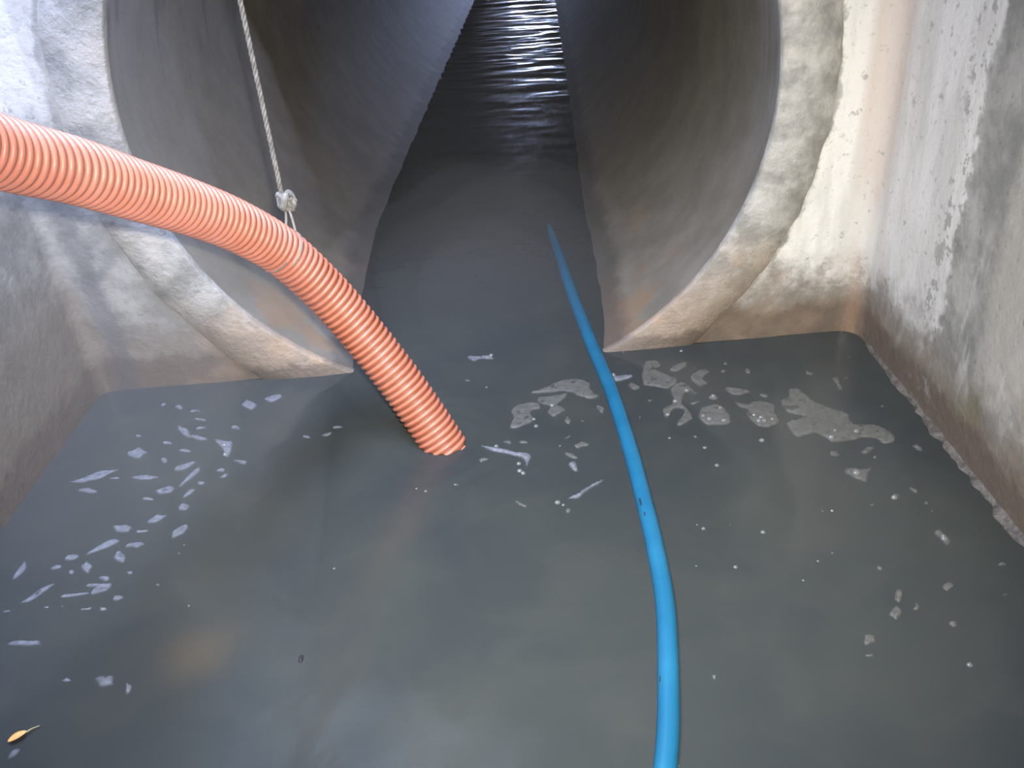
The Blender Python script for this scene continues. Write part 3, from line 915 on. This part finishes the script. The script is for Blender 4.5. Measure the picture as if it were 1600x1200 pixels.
    [(-0.7396, 1.662), (-0.7412, 1.6565), (-0.7436, 1.6507), (-0.7508, 1.6492), (-0.7595, 1.6508), (-0.758, 1.6586), (-0.7551, 1.6632), (-0.7511, 1.6692), (-0.7428, 1.6684)],
    [(-0.7893, 1.6345), (-0.7904, 1.6302), (-0.794, 1.6258), (-0.8025, 1.6293), (-0.8091, 1.6342), (-0.8101, 1.6399), (-0.8081, 1.6452), (-0.7996, 1.6462), (-0.7904, 1.6411)],
    [(-1.0747, 1.2577), (-1.0754, 1.2541), (-1.0816, 1.2515), (-1.0874, 1.2501), (-1.0921, 1.251), (-1.0942, 1.2532), (-1.0905, 1.2559), (-1.0863, 1.259), (-1.081, 1.2581)],
    [(-0.7401, 1.9651), (-0.7457, 1.956), (-0.7539, 1.9473), (-0.7698, 1.9614), (-0.7869, 1.9767), (-0.7796, 1.9883), (-0.7792, 2.0047), (-0.7615, 1.9932), (-0.748, 1.9813)],
    [(-0.6816, 2.0104), (-0.6804, 1.9989), (-0.6905, 1.9856), (-0.7099, 1.9795), (-0.7184, 1.9908), (-0.7267, 1.9997), (-0.7172, 2.0117), (-0.7032, 2.0181), (-0.6884, 2.0193)],
    [(-0.8378, 1.8285), (-0.8398, 1.8209), (-0.8561, 1.8201), (-0.8767, 1.8294), (-0.8847, 1.8386), (-0.8907, 1.8469), (-0.8803, 1.8494), (-0.8638, 1.8454), (-0.8505, 1.8377)],
    [(-0.8834, 1.8403), (-0.893, 1.8403), (-0.9101, 1.8547), (-0.9287, 1.8756), (-0.9371, 1.8946), (-0.9344, 1.9021), (-0.9199, 1.8907), (-0.9042, 1.8814), (-0.8933, 1.8603)],
    [(-0.8554, 1.8792), (-0.8569, 1.8739), (-0.8686, 1.8757), (-0.8795, 1.8745), (-0.8835, 1.8811), (-0.884, 1.8852), (-0.8809, 1.8886), (-0.8717, 1.8897), (-0.8625, 1.8847)],
    [(-0.8661, 1.9178), (-0.8687, 1.9132), (-0.8808, 1.9168), (-0.8916, 1.918), (-0.8988, 1.9248), (-0.9019, 1.931), (-0.895, 1.9331), (-0.8834, 1.9292), (-0.8716, 1.9247)],
    [(-0.9507, 1.995), (-0.9514, 1.9868), (-0.9551, 1.9783), (-0.966, 1.988), (-0.9745, 1.994), (-0.9791, 2.0043), (-0.9726, 2.0081), (-0.9659, 2.0116), (-0.958, 2.0029)],
    [(-0.8987, 1.967), (-0.8963, 1.9613), (-0.9069, 1.9624), (-0.9178, 1.9616), (-0.9281, 1.9681), (-0.924, 1.973), (-0.9198, 1.9762), (-0.9105, 1.9746), (-0.8976, 1.9731)],
    [(-1.0064, 2.0187), (-1.0092, 2.0149), (-1.0103, 2.0099), (-1.017, 2.01), (-1.0219, 2.0132), (-1.0215, 2.0175), (-1.0219, 2.0221), (-1.0166, 2.0253), (-1.0102, 2.0227)],
    [(-0.7635, 1.8644), (-0.7609, 1.8568), (-0.7694, 1.8554), (-0.7792, 1.8619), (-0.7886, 1.868), (-0.7862, 1.8735), (-0.7834, 1.8781), (-0.7741, 1.8784), (-0.7656, 1.8707)],
    [(-1.0219, 1.8619), (-1.0251, 1.859), (-1.0296, 1.8581), (-1.0352, 1.8596), (-1.0386, 1.8629), (-1.0395, 1.8658), (-1.0402, 1.8701), (-1.0334, 1.8698), (-1.0265, 1.8666)],
    [(-0.563, 1.7958), (-0.5627, 1.7878), (-0.5694, 1.786), (-0.5759, 1.79), (-0.583, 1.7945), (-0.5848, 1.803), (-0.5787, 1.8056), (-0.5733, 1.8048), (-0.5684, 1.8015)],
    [(-0.5079, 1.8035), (-0.5107, 1.7964), (-0.5167, 1.7901), (-0.5251, 1.7908), (-0.5321, 1.7919), (-0.5342, 1.7974), (-0.5293, 1.8031), (-0.5223, 1.8066), (-0.5118, 1.81)],
    [(-0.4838, 1.8258), (-0.4918, 1.8234), (-0.4971, 1.8223), (-0.5055, 1.822), (-0.5108, 1.8273), (-0.5108, 1.832), (-0.5052, 1.8337), (-0.4986, 1.8345), (-0.4888, 1.8321)],
    [(-0.7941, 1.0571), (-0.7896, 1.0477), (-0.8009, 1.0451), (-0.8129, 1.045), (-0.8208, 1.0532), (-0.8316, 1.062), (-0.8235, 1.0684), (-0.8121, 1.0707), (-0.7971, 1.0676)],
    [(-0.7495, 1.0312), (-0.752, 1.0256), (-0.7546, 1.0197), (-0.7597, 1.0254), (-0.7625, 1.0334), (-0.7649, 1.0431), (-0.763, 1.0529), (-0.7565, 1.0444), (-0.7505, 1.0421)],
    [(-0.8696, 1.0647), (-0.8721, 1.0619), (-0.877, 1.0609), (-0.8838, 1.0613), (-0.8921, 1.0644), (-0.8888, 1.0678), (-0.8875, 1.0707), (-0.881, 1.0716), (-0.8755, 1.0678)],
    [(-0.9794, 1.1635), (-0.9697, 1.1569), (-0.9953, 1.1556), (-1.0255, 1.1578), (-1.0422, 1.1642), (-1.0352, 1.1687), (-1.0261, 1.1719), (-1.005, 1.1716), (-0.9793, 1.1689)],
    [(-0.8995, 0.9247), (-0.8973, 0.9189), (-0.9005, 0.9124), (-0.904, 0.9075), (-0.909, 0.9059), (-0.9151, 0.9068), (-0.9152, 0.9149), (-0.9116, 0.923), (-0.9052, 0.9237)],
]
FLECKS_IN_MIDSTREAM = [
    [(0.6936, 1.5426), (0.6866, 1.5427), (0.682, 1.5434), (0.6752, 1.5459), (0.675, 1.5551), (0.6794, 1.5616), (0.6859, 1.5633), (0.6929, 1.5605), (0.6939, 1.5514)],
    [(0.7512, 1.8976), (0.7479, 1.8926), (0.7415, 1.8951), (0.7344, 1.898), (0.7342, 1.9055), (0.7351, 1.9126), (0.7415, 1.9168), (0.7475, 1.9088), (0.7527, 1.9037)],
    [(0.5978, 1.9375), (0.5955, 1.93), (0.5888, 1.9292), (0.5841, 1.9352), (0.5832, 1.943), (0.585, 1.9507), (0.5909, 1.954), (0.5965, 1.9505), (0.6015, 1.9448)],
    [(0.5363, 1.9506), (0.5317, 1.9474), (0.5273, 1.9442), (0.521, 1.945), (0.521, 1.9509), (0.522, 1.9552), (0.5254, 1.9588), (0.5309, 1.9592), (0.5349, 1.9558)],
    [(0.5488, 1.9892), (0.5463, 1.984), (0.5424, 1.9822), (0.5398, 1.9846), (0.5369, 1.9879), (0.5388, 1.9938), (0.5426, 1.9957), (0.5454, 1.9957), (0.5476, 1.9936)],
    [(0.8754, 1.9687), (0.8726, 1.9667), (0.8698, 1.9679), (0.8675, 1.9709), (0.868, 1.9753), (0.8698, 1.9783), (0.8723, 1.9776), (0.8754, 1.9778), (0.8755, 1.9732)],
    [(0.7736, 1.5248), (0.7709, 1.5218), (0.7671, 1.5232), (0.7625, 1.5236), (0.764, 1.5279), (0.7646, 1.5313), (0.768, 1.5335), (0.7713, 1.5313), (0.7732, 1.5285)],
    [(0.3208, 1.8348), (0.3178, 1.8315), (0.3132, 1.8284), (0.3074, 1.8311), (0.304, 1.835), (0.305, 1.8394), (0.3101, 1.8407), (0.3145, 1.8405), (0.3193, 1.8389)],
    [(0.4344, 1.81), (0.4281, 1.8052), (0.4229, 1.8017), (0.4142, 1.7985), (0.41, 1.8031), (0.4093, 1.8092), (0.4183, 1.8126), (0.4244, 1.8146), (0.4335, 1.8161)],
    [(0.4102, 1.6139), (0.4081, 1.6094), (0.4035, 1.6092), (0.4, 1.6104), (0.3977, 1.6135), (0.3972, 1.6185), (0.4016, 1.6216), (0.4058, 1.6199), (0.4119, 1.6198)],
    [(0.3955, 1.657), (0.3948, 1.6537), (0.3903, 1.6547), (0.3855, 1.6565), (0.3835, 1.6608), (0.3839, 1.6649), (0.389, 1.6642), (0.393, 1.6632), (0.3969, 1.6601)],
    [(0.5976, 1.358), (0.5956, 1.3558), (0.5921, 1.3565), (0.59, 1.3592), (0.5881, 1.3621), (0.589, 1.3654), (0.5927, 1.3656), (0.5952, 1.363), (0.5986, 1.361)],
    [(0.7046, 1.3674), (0.7015, 1.3653), (0.6982, 1.3641), (0.6956, 1.3662), (0.6944, 1.3697), (0.6973, 1.3723), (0.6999, 1.3748), (0.7029, 1.3736), (0.7039, 1.3708)],
    [(0.3984, 1.3396), (0.3969, 1.3376), (0.3942, 1.3394), (0.392, 1.3411), (0.3906, 1.344), (0.3916, 1.3465), (0.3946, 1.3452), (0.3973, 1.3451), (0.3982, 1.3421)],
    [(0.8689, 1.7251), (0.8659, 1.7231), (0.8629, 1.7218), (0.8607, 1.7234), (0.8599, 1.7253), (0.8602, 1.7277), (0.8625, 1.7304), (0.8667, 1.7307), (0.8689, 1.7282)],
    [(0.8348, 1.8669), (0.8301, 1.8654), (0.8266, 1.8625), (0.8218, 1.8642), (0.819, 1.8674), (0.8228, 1.8701), (0.8254, 1.8725), (0.8297, 1.872), (0.8345, 1.8706)],
    [(0.8083, 1.3986), (0.8057, 1.3931), (0.7995, 1.3973), (0.7966, 1.4035), (0.7938, 1.4102), (0.797, 1.4147), (0.8028, 1.4147), (0.8072, 1.4087), (0.8114, 1.4027)],
    [(0.8126, 1.3579), (0.8093, 1.3563), (0.8066, 1.3564), (0.804, 1.358), (0.8049, 1.3623), (0.8072, 1.3659), (0.8101, 1.3654), (0.8139, 1.3666), (0.8148, 1.3624)],
    [(0.8134, 1.3331), (0.8106, 1.3316), (0.8077, 1.331), (0.8051, 1.3322), (0.8039, 1.3344), (0.8059, 1.3361), (0.8078, 1.3381), (0.8107, 1.3372), (0.8122, 1.3354)],
    [(0.704, 1.3677), (0.7016, 1.3668), (0.6987, 1.3653), (0.6964, 1.3679), (0.6981, 1.3713), (0.6994, 1.3734), (0.7015, 1.3748), (0.7036, 1.3734), (0.7039, 1.3707)],
    [(0.6472, 1.1804), (0.6437, 1.1784), (0.6404, 1.1803), (0.6382, 1.1827), (0.637, 1.1861), (0.6389, 1.1893), (0.6425, 1.1898), (0.6463, 1.1886), (0.6466, 1.1845)],
    [(0.8737, 1.1718), (0.8718, 1.1702), (0.8677, 1.1695), (0.8642, 1.1714), (0.8617, 1.1736), (0.863, 1.1759), (0.8666, 1.1776), (0.8713, 1.1759), (0.8731, 1.1738)],
    [(0.7571, 1.1263), (0.7485, 1.1217), (0.7416, 1.1162), (0.7361, 1.1196), (0.7338, 1.1251), (0.7361, 1.1327), (0.7441, 1.1357), (0.7518, 1.1384), (0.7569, 1.1341)],
    [(0.6534, 1.1068), (0.6471, 1.0977), (0.6412, 1.0996), (0.6373, 1.1031), (0.64, 1.1115), (0.6446, 1.1199), (0.6527, 1.1266), (0.6588, 1.1242), (0.659, 1.1156)],
    [(0.6392, 1.0735), (0.632, 1.065), (0.6229, 1.0595), (0.6187, 1.066), (0.6127, 1.0707), (0.6205, 1.079), (0.6263, 1.0846), (0.6351, 1.0893), (0.6394, 1.0827)],
    [(0.6746, 1.083), (0.6706, 1.0784), (0.6659, 1.0761), (0.6626, 1.0779), (0.6605, 1.0815), (0.6641, 1.0864), (0.6678, 1.093), (0.6741, 1.0941), (0.675, 1.0882)],
    [(0.5711, 1.0249), (0.5691, 1.0153), (0.56, 1.0108), (0.5518, 1.0081), (0.5482, 1.0139), (0.5511, 1.0215), (0.554, 1.0301), (0.5618, 1.031), (0.5668, 1.0293)],
    [(0.7187, 1.0351), (0.7164, 1.0317), (0.7107, 1.0304), (0.7084, 1.0347), (0.7056, 1.0378), (0.7067, 1.0423), (0.7124, 1.0444), (0.7185, 1.0431), (0.7224, 1.0391)],
    [(0.5576, 0.9845), (0.553, 0.9828), (0.5482, 0.9824), (0.5408, 0.9817), (0.5395, 0.9849), (0.542, 0.987), (0.5446, 0.9895), (0.5507, 0.9884), (0.5561, 0.9872)],
    [(0.8414, 1.0971), (0.8383, 1.094), (0.8337, 1.0924), (0.8297, 1.0935), (0.8298, 1.0968), (0.8301, 1.1002), (0.8348, 1.1007), (0.838, 1.1013), (0.8423, 1.1008)],
    [(0.8771, 1.1722), (0.8755, 1.1686), (0.8678, 1.1687), (0.8605, 1.1692), (0.8602, 1.1727), (0.8623, 1.1751), (0.8659, 1.1774), (0.8732, 1.1783), (0.8756, 1.1749)],
    [(0.2804, 0.965), (0.2788, 0.9606), (0.2746, 0.9583), (0.2721, 0.9617), (0.2685, 0.9637), (0.2718, 0.9673), (0.2737, 0.9705), (0.2774, 0.9715), (0.2786, 0.9679)],
    [(0.1037, 1.7773), (0.1019, 1.7657), (0.0954, 1.7596), (0.0894, 1.7651), (0.0857, 1.774), (0.0887, 1.7841), (0.0921, 1.7921), (0.0979, 1.7936), (0.1008, 1.7854)],
    [(0.1883, 1.8033), (0.1846, 1.7966), (0.1781, 1.8014), (0.1731, 1.8112), (0.1709, 1.8245), (0.1753, 1.834), (0.183, 1.8286), (0.1901, 1.8232), (0.1917, 1.8105)],
    [(0.1054, 1.6205), (0.1007, 1.6152), (0.0889, 1.6188), (0.0799, 1.6279), (0.0733, 1.6366), (0.0774, 1.6407), (0.0841, 1.6407), (0.0921, 1.6364), (0.0986, 1.63)],
    [(0.1356, 1.6663), (0.1293, 1.6576), (0.1183, 1.6564), (0.1068, 1.6512), (0.1036, 1.6596), (0.1001, 1.6671), (0.1102, 1.6719), (0.1197, 1.6777), (0.1271, 1.672)],
    [(0.1347, 1.7656), (0.1326, 1.7631), (0.129, 1.7616), (0.126, 1.7642), (0.1217, 1.7657), (0.122, 1.7691), (0.1263, 1.7696), (0.1295, 1.7697), (0.1327, 1.7684)],
    [(-0.0488, 1.7007), (-0.0503, 1.6965), (-0.0562, 1.6927), (-0.063, 1.6979), (-0.0692, 1.7011), (-0.0722, 1.7072), (-0.0631, 1.708), (-0.0558, 1.7106), (-0.0493, 1.7056)],
    [(-0.0112, 1.6921), (-0.0125, 1.6875), (-0.0202, 1.6881), (-0.0273, 1.6883), (-0.0315, 1.6927), (-0.0322, 1.6975), (-0.0265, 1.6999), (-0.0193, 1.6999), (-0.0135, 1.6965)],
    [(-0.1062, 1.6399), (-0.1093, 1.6343), (-0.1169, 1.6318), (-0.1265, 1.6277), (-0.128, 1.6343), (-0.1331, 1.6387), (-0.1258, 1.6432), (-0.1181, 1.6453), (-0.1121, 1.6431)],
    [(-0.1755, 1.544), (-0.1751, 1.5397), (-0.1799, 1.5422), (-0.185, 1.5447), (-0.1855, 1.5494), (-0.1849, 1.5523), (-0.1823, 1.5537), (-0.1778, 1.5513), (-0.1735, 1.5468)],
    [(-0.0242, 1.4517), (-0.0242, 1.446), (-0.0339, 1.4541), (-0.0411, 1.4606), (-0.0489, 1.4702), (-0.0463, 1.4738), (-0.0378, 1.4691), (-0.031, 1.463), (-0.0208, 1.4546)],
    [(0.0748, 1.4301), (0.0709, 1.4248), (0.0683, 1.4194), (0.0623, 1.4181), (0.0589, 1.4211), (0.0593, 1.4256), (0.0603, 1.4309), (0.0661, 1.4352), (0.0702, 1.432)],
    [(0.1679, 1.872), (0.167, 1.8661), (0.1587, 1.866), (0.1501, 1.8694), (0.1463, 1.876), (0.1455, 1.8826), (0.1529, 1.8844), (0.1613, 1.8831), (0.1698, 1.8781)],
    [(0.0977, 1.7124), (0.0968, 1.7076), (0.0922, 1.6995), (0.0859, 1.6943), (0.0791, 1.6882), (0.08, 1.6935), (0.0827, 1.7), (0.0888, 1.7067), (0.0959, 1.7148)],
    [(0.2153, 1.6573), (0.214, 1.6514), (0.2115, 1.6506), (0.2098, 1.6523), (0.2088, 1.6556), (0.2086, 1.6616), (0.2111, 1.6666), (0.2134, 1.6645), (0.2155, 1.663)],
    [(-0.1542, 2.0076), (-0.157, 2.0045), (-0.1628, 2.0042), (-0.1687, 2.0054), (-0.1721, 2.0088), (-0.1714, 2.0118), (-0.1694, 2.015), (-0.1628, 2.0145), (-0.1569, 2.0117)],
    [(0.2773, 1.7628), (0.2768, 1.7582), (0.274, 1.7549), (0.2712, 1.7566), (0.2695, 1.7609), (0.2717, 1.7658), (0.2737, 1.7682), (0.276, 1.7691), (0.2777, 1.7668)],
]
LOOSE_BUBBLES = [
    (0.4158, 1.5451, 7),
    (0.5404, 1.6266, 9),
    (0.3393, 1.3367, 6),
    (0.4559, 1.313, 7),
    (0.376, 1.2194, 6),
    (0.3023, 1.2311, 3),
    (0.6135, 1.3606, 5),
    (0.5363, 1.2176, 4),
    (0.4925, 1.1702, 4),
    (0.6432, 1.1864, 6),
    (0.4033, 1.6144, 6),
    (0.3298, 1.6641, 5),
    (-0.4269, 1.3045, 4),
    (-0.2514, 1.5341, 5),
    (-0.2729, 1.5462, 4),
    (-0.1844, 1.5515, 4),
    (0.0567, 1.446, 5),
    (0.0665, 1.6687, 4),
    (-0.1675, 1.7311, 6),
    (0.1915, 0.8535, 5),
    (0.1813, 0.8059, 6),
    (0.4387, 2.076, 5),
    (0.2796, 2.0992, 4),
    (0.7004, 0.9501, 7),
    (0.8711, 1.55, 4),
    (-0.1114, 1.9687, 5),
    (-0.2178, 1.7134, 4),
    (-0.1912, 1.7234, 4),
    (0.5474, 1.4509, 2),
    (0.7461, 1.1295, 5),
    (-1.2138, 2.1338, 6),
    (-0.6094, 2.1098, 5),
    (-0.7747, 1.3877, 3),
    (-0.706, 1.2288, 4),
    (0.5699, 1.2355, 3),
    (0.3289, 1.35, 3),
]

for i, (label, pts, bubs) in enumerate(FOAM):
    pale = 'froth' in label or 'left wall' in label
    o = foam_patch('foam_raft', pts, FOAM_PALE if pale else FOAM_GREY, 0.0045, 0.004, i * 3.7)
    tag(o, label, 'foam')
    rs = random.Random(i)
    for (bx, by) in bubs:
        b = obj('bubble', DOME, None, o)
        r = rs.uniform(0.0045, 0.007) * (1.5 if 'big bright' in label else 1.0)
        b.location = (bx - o.location.x, by - o.location.y, 0.0042)
        b.scale = (r, r, r * 0.8)
RANKS = ['largest', 'second largest', 'third largest', 'fourth largest', 'fifth largest', 'sixth largest', 'seventh largest', 'eighth largest', 'ninth largest', 'tenth largest']


def size_of(pts):
    return abs(sum(pts[i - 1][0] * pts[i][1] - pts[i][0] * pts[i - 1][1] for i in range(len(pts))))


def rank_names(groups):
    order = sorted(range(len(groups)), key=lambda i: -size_of(groups[i]))
    return {i: RANKS[k] for k, i in enumerate(order[:len(RANKS)])}


rk = rank_names(FLECKS_BY_LEFT_WALL)
for i, pts in enumerate(FLECKS_BY_LEFT_WALL):
    o = foam_patch('foam_fleck', pts, FOAM_PALE, 0.003, 0.0022, 100 + i * 2.3, 3, 0.008)
    tag(o, '%s of the thin pale bluish foam flecks drifting along the left wall' % rk[i] if i in rk else 'one of the smaller thin pale bluish foam flecks drifting along the left wall', 'foam', 'foam flecks along the left wall')
rk = rank_names(FLECKS_IN_MIDSTREAM)
for i, pts in enumerate(FLECKS_IN_MIDSTREAM):
    o = foam_patch('foam_crumb', pts, FOAM_GREY, 0.003, 0.002, 400 + i * 2.3, 3, 0.0035)
    tag(o, '%s of the loose grey foam crumbs on the water around the blue hose' % rk[i] if i in rk else 'one of the tiniest loose grey foam crumbs on the water around the blue hose', 'foam', 'foam crumbs around the blue hose')
OWN = {1: 'widest loose bubble, in front of the pear-shaped foam raft', 18: 'bright bubble touching the orange hose where it enters the water',
       19: 'bubble against the right side of the blue hose near its near end', 20: 'bubble beside the blue hose at the bottom edge of the photo',
       23: 'lone bubble furthest out on the near right water', 30: 'bubble glinting in the corner of left wall and back wall',
       31: 'bubble at the waterline of the back wall left of the orange hose', 12: 'lone pinprick bubble in the middle of the open water',
       21: 'bubble just off the back wall ledge right of the blue hose'}
for i, (bx, by, r) in enumerate(LOOSE_BUBBLES):
    o = obj('bubble', DOME, None)
    rad = 0.0008 * r
    o.location = (bx, by, float(height(bx, by)) - 0.001)
    o.scale = (rad, rad, rad * 0.85)
    tag(o, OWN.get(i, 'one of the small glinting bubbles floating free on the open water'), 'bubble', 'loose bubbles on the water')


# crumbly scum clinging along the right-hand waterline
def scum_line():
    V, F = [], []
    n = 170
    for i in range(n + 1):
        y = 0.55 + (2.03 - 0.55) * i / n
        nz = noise.noise(Vector((y * 9, 0, 0))) + 0.7 * noise.noise(Vector((y * 31, 2, 0)))
        w = max(0.002, (0.013 + 0.016 * nz) * (0.45 + 0.55 * min(1, max(0, (2.05 - y) / 0.5))))
        hgt = 0.007 + 0.005 * noise.noise(Vector((y * 23, 5, 0)))
        z0 = float(height(XR - w, y))
        V += [(XR + 0.002, y, hgt + 0.006), (XR - w * 0.35, y, hgt), (XR - w * 0.8, y, hgt * 0.55), (XR - w, y, z0 - 0.003)]
    for i in range(n):
        for k in range(3):
            a = i * 4 + k
            F.append((a, a + 4, a + 5, a + 1))
    return mesh('scum_line', V, F, True)


m = Mat('pale_scum')
m.set(Base_Color=m.mix(m.step(m.noise(45.0, 5, 0.7), 0.38, 0.66), lin(72, 67, 61), lin(104, 99, 92)), Roughness=0.6)
m.bump(m.noise(90.0, 4), 0.8, 0.006)
tag(obj('scum_line', scum_line(), m.m), 'pale crumbly scum line along the foot of the right wall', 'scum', kind='thing')

# a yellowed leaf scrap near the bottom left and a dark chip
m = Mat('yellow_leaf')
m.set(Base_Color=m.mix(m.step(m.noise(60.0, 4), 0.4, 0.65), lin(214, 150, 74), lin(232, 178, 104)), Roughness=0.5)
LEAF = m.m
leaf = empty('leaf', (-0.912, 0.945, 0.002))
tag(leaf, 'small curled yellow-orange leaf afloat in the near left corner', 'leaf')
leaf.rotation_euler = (0, 0, math.radians(38))
V, F = [], []
for i in range(9):
    t = i / 8
    w = 0.0075 * math.sin(PI * min(1, t * 0.92 + 0.04)) ** 0.7
    for k in range(5):
        s = k / 2 - 1
        V.append((-0.016 + 0.030 * t, w * s, 0.003 + 0.003 * abs(s) + 0.002 * math.sin(3 * t)))
for i in range(8):
    for k in range(4):
        F.append((i * 5 + k, i * 5 + k + 1, (i + 1) * 5 + k + 1, (i + 1) * 5 + k))
lb = mesh('blade', V, F, True)
lo = obj('blade', lb, LEAF, leaf)
sm = lo.modifiers.new('thickness', 'SOLIDIFY'); sm.thickness = 0.0008
m = Mat('pale_stalk')
m.set(Base_Color=lin(168, 160, 120), Roughness=0.6)
obj('stalk', tube('stalk', catmull([(0.013, 0, 0.004), (0.022, 0.001, 0.004), (0.034, 0.0, 0.002)], 5), np.linspace(0.0016, 0.0007, 11), 6), m.m, leaf)
m = Mat('dark_bark')
m.set(Base_Color=lin(28, 26, 24), Roughness=0.7)
V, F = [], []
for k in range(4):
    for i in range(7):
        a = 2 * PI * i / 7
        r = (0.004, 0.0065, 0.006, 0.0025)[k] * (1 + 0.35 * noise.noise(Vector((i * 1.7, k, 2))))
        V.append((r * 0.7 * math.cos(a), r * 1.3 * math.sin(a), (-0.002, 0.0, 0.002, 0.0035)[k]))
for k in range(3):
    for i in range(7):
        j = (i + 1) % 7
        F.append((k * 7 + i, k * 7 + j, (k + 1) * 7 + j, (k + 1) * 7 + i))
F.append(tuple(21 + i for i in range(7)))
co = obj('bark_chip', mesh('bark_chip', V, F), m.m)
co.location = (-0.452, 1.072, 0.001)
tag(co, 'tiny dark chip of bark alone on the near water', 'debris')

# ------------------------------------------------------------------ mist
def mist_mat(name, density, colour=(0.95, 0.97, 1.0, 1)):
    m = bpy.data.materials.new(name)
    m.use_nodes = True
    nt = m.node_tree
    nt.nodes.clear()
    out = nt.nodes.new('ShaderNodeOutputMaterial')
    sv = nt.nodes.new('ShaderNodeVolumeScatter')
    sv.inputs['Color'].default_value = colour
    sv.inputs['Density'].default_value = density
    nt.links.new(sv.outputs[0], out.inputs['Volume'])
    m.cycles.homogeneous_volume = True
    return m


def blob(sx, sy, sz, seed, nu=28, nv=16):
    """lumpy closed puff"""
    V, F = [(0, 0, sz)], []
    for k in range(1, nv):
        a = PI * k / nv
        for i in range(nu):
            b = 2 * PI * i / nu
            d = Vector((math.sin(a) * math.cos(b), math.sin(a) * math.sin(b), math.cos(a)))
            r = 1 + 0.22 * noise.noise(d * 1.6 + Vector((seed, 0, 0)))
            V.append((sx * d.x * r, sy * d.y * r, sz * d.z * r))
    V.append((0, 0, -sz))
    for i in range(nu):
        j = (i + 1) % nu
        F.append((0, 1 + i, 1 + j))
        F.append((len(V) - 1, 1 + (nv - 2) * nu + j, 1 + (nv - 2) * nu + i))
    for k in range(nv - 2):
        for i in range(nu):
            j = (i + 1) % nu
            F.append((1 + k * nu + i, 1 + (k + 1) * nu + i, 1 + (k + 1) * nu + j, 1 + k * nu + j))
    return mesh('mist_layer', V, F, True)


bank = empty('mist', (-0.08, 2.62, 0.0))
tag(bank, 'denser bluish mist bank lying low in the pipe mouth', 'mist', kind='stuff')
LAYER = mist_mat('mist_bank', 0.075)
for k, (q, oy) in enumerate(((1.0, 0.0), (0.74, -0.04), (0.46, -0.05))):
    o = obj('mist_layer', blob(0.56 * q, 0.90 * q, 0.40 * q, k * 3.3), LAYER, bank)
    o.location = (0, oy, 0.0)

column = empty('mist', (-0.78, 1.35, 0.0))
tag(column, 'pale mist column drifting in the daylight under the hatch by the left wall', 'mist', kind='stuff')
LAYER2 = mist_mat('daylit_mist', 0.06)
for k, q in enumerate((1.0, 0.68)):
    o = obj('mist_layer', blob(0.42 * q, 0.66 * q, 1.0 * q, 20 + k * 3.3), LAYER2, column)
    o.location = (0, 0, 0.75)

haze = empty('mist', (0.0, 3.9, 0.0))
tag(haze, 'faint haze filling the dark length of the pipe behind the blue hose end', 'mist', kind='stuff')
o = obj('mist_layer', blob(0.72, 2.3, 0.72, 41.0), mist_mat('pipe_haze', 0.018), haze)
o.location = (0.0, 0, 0.62)
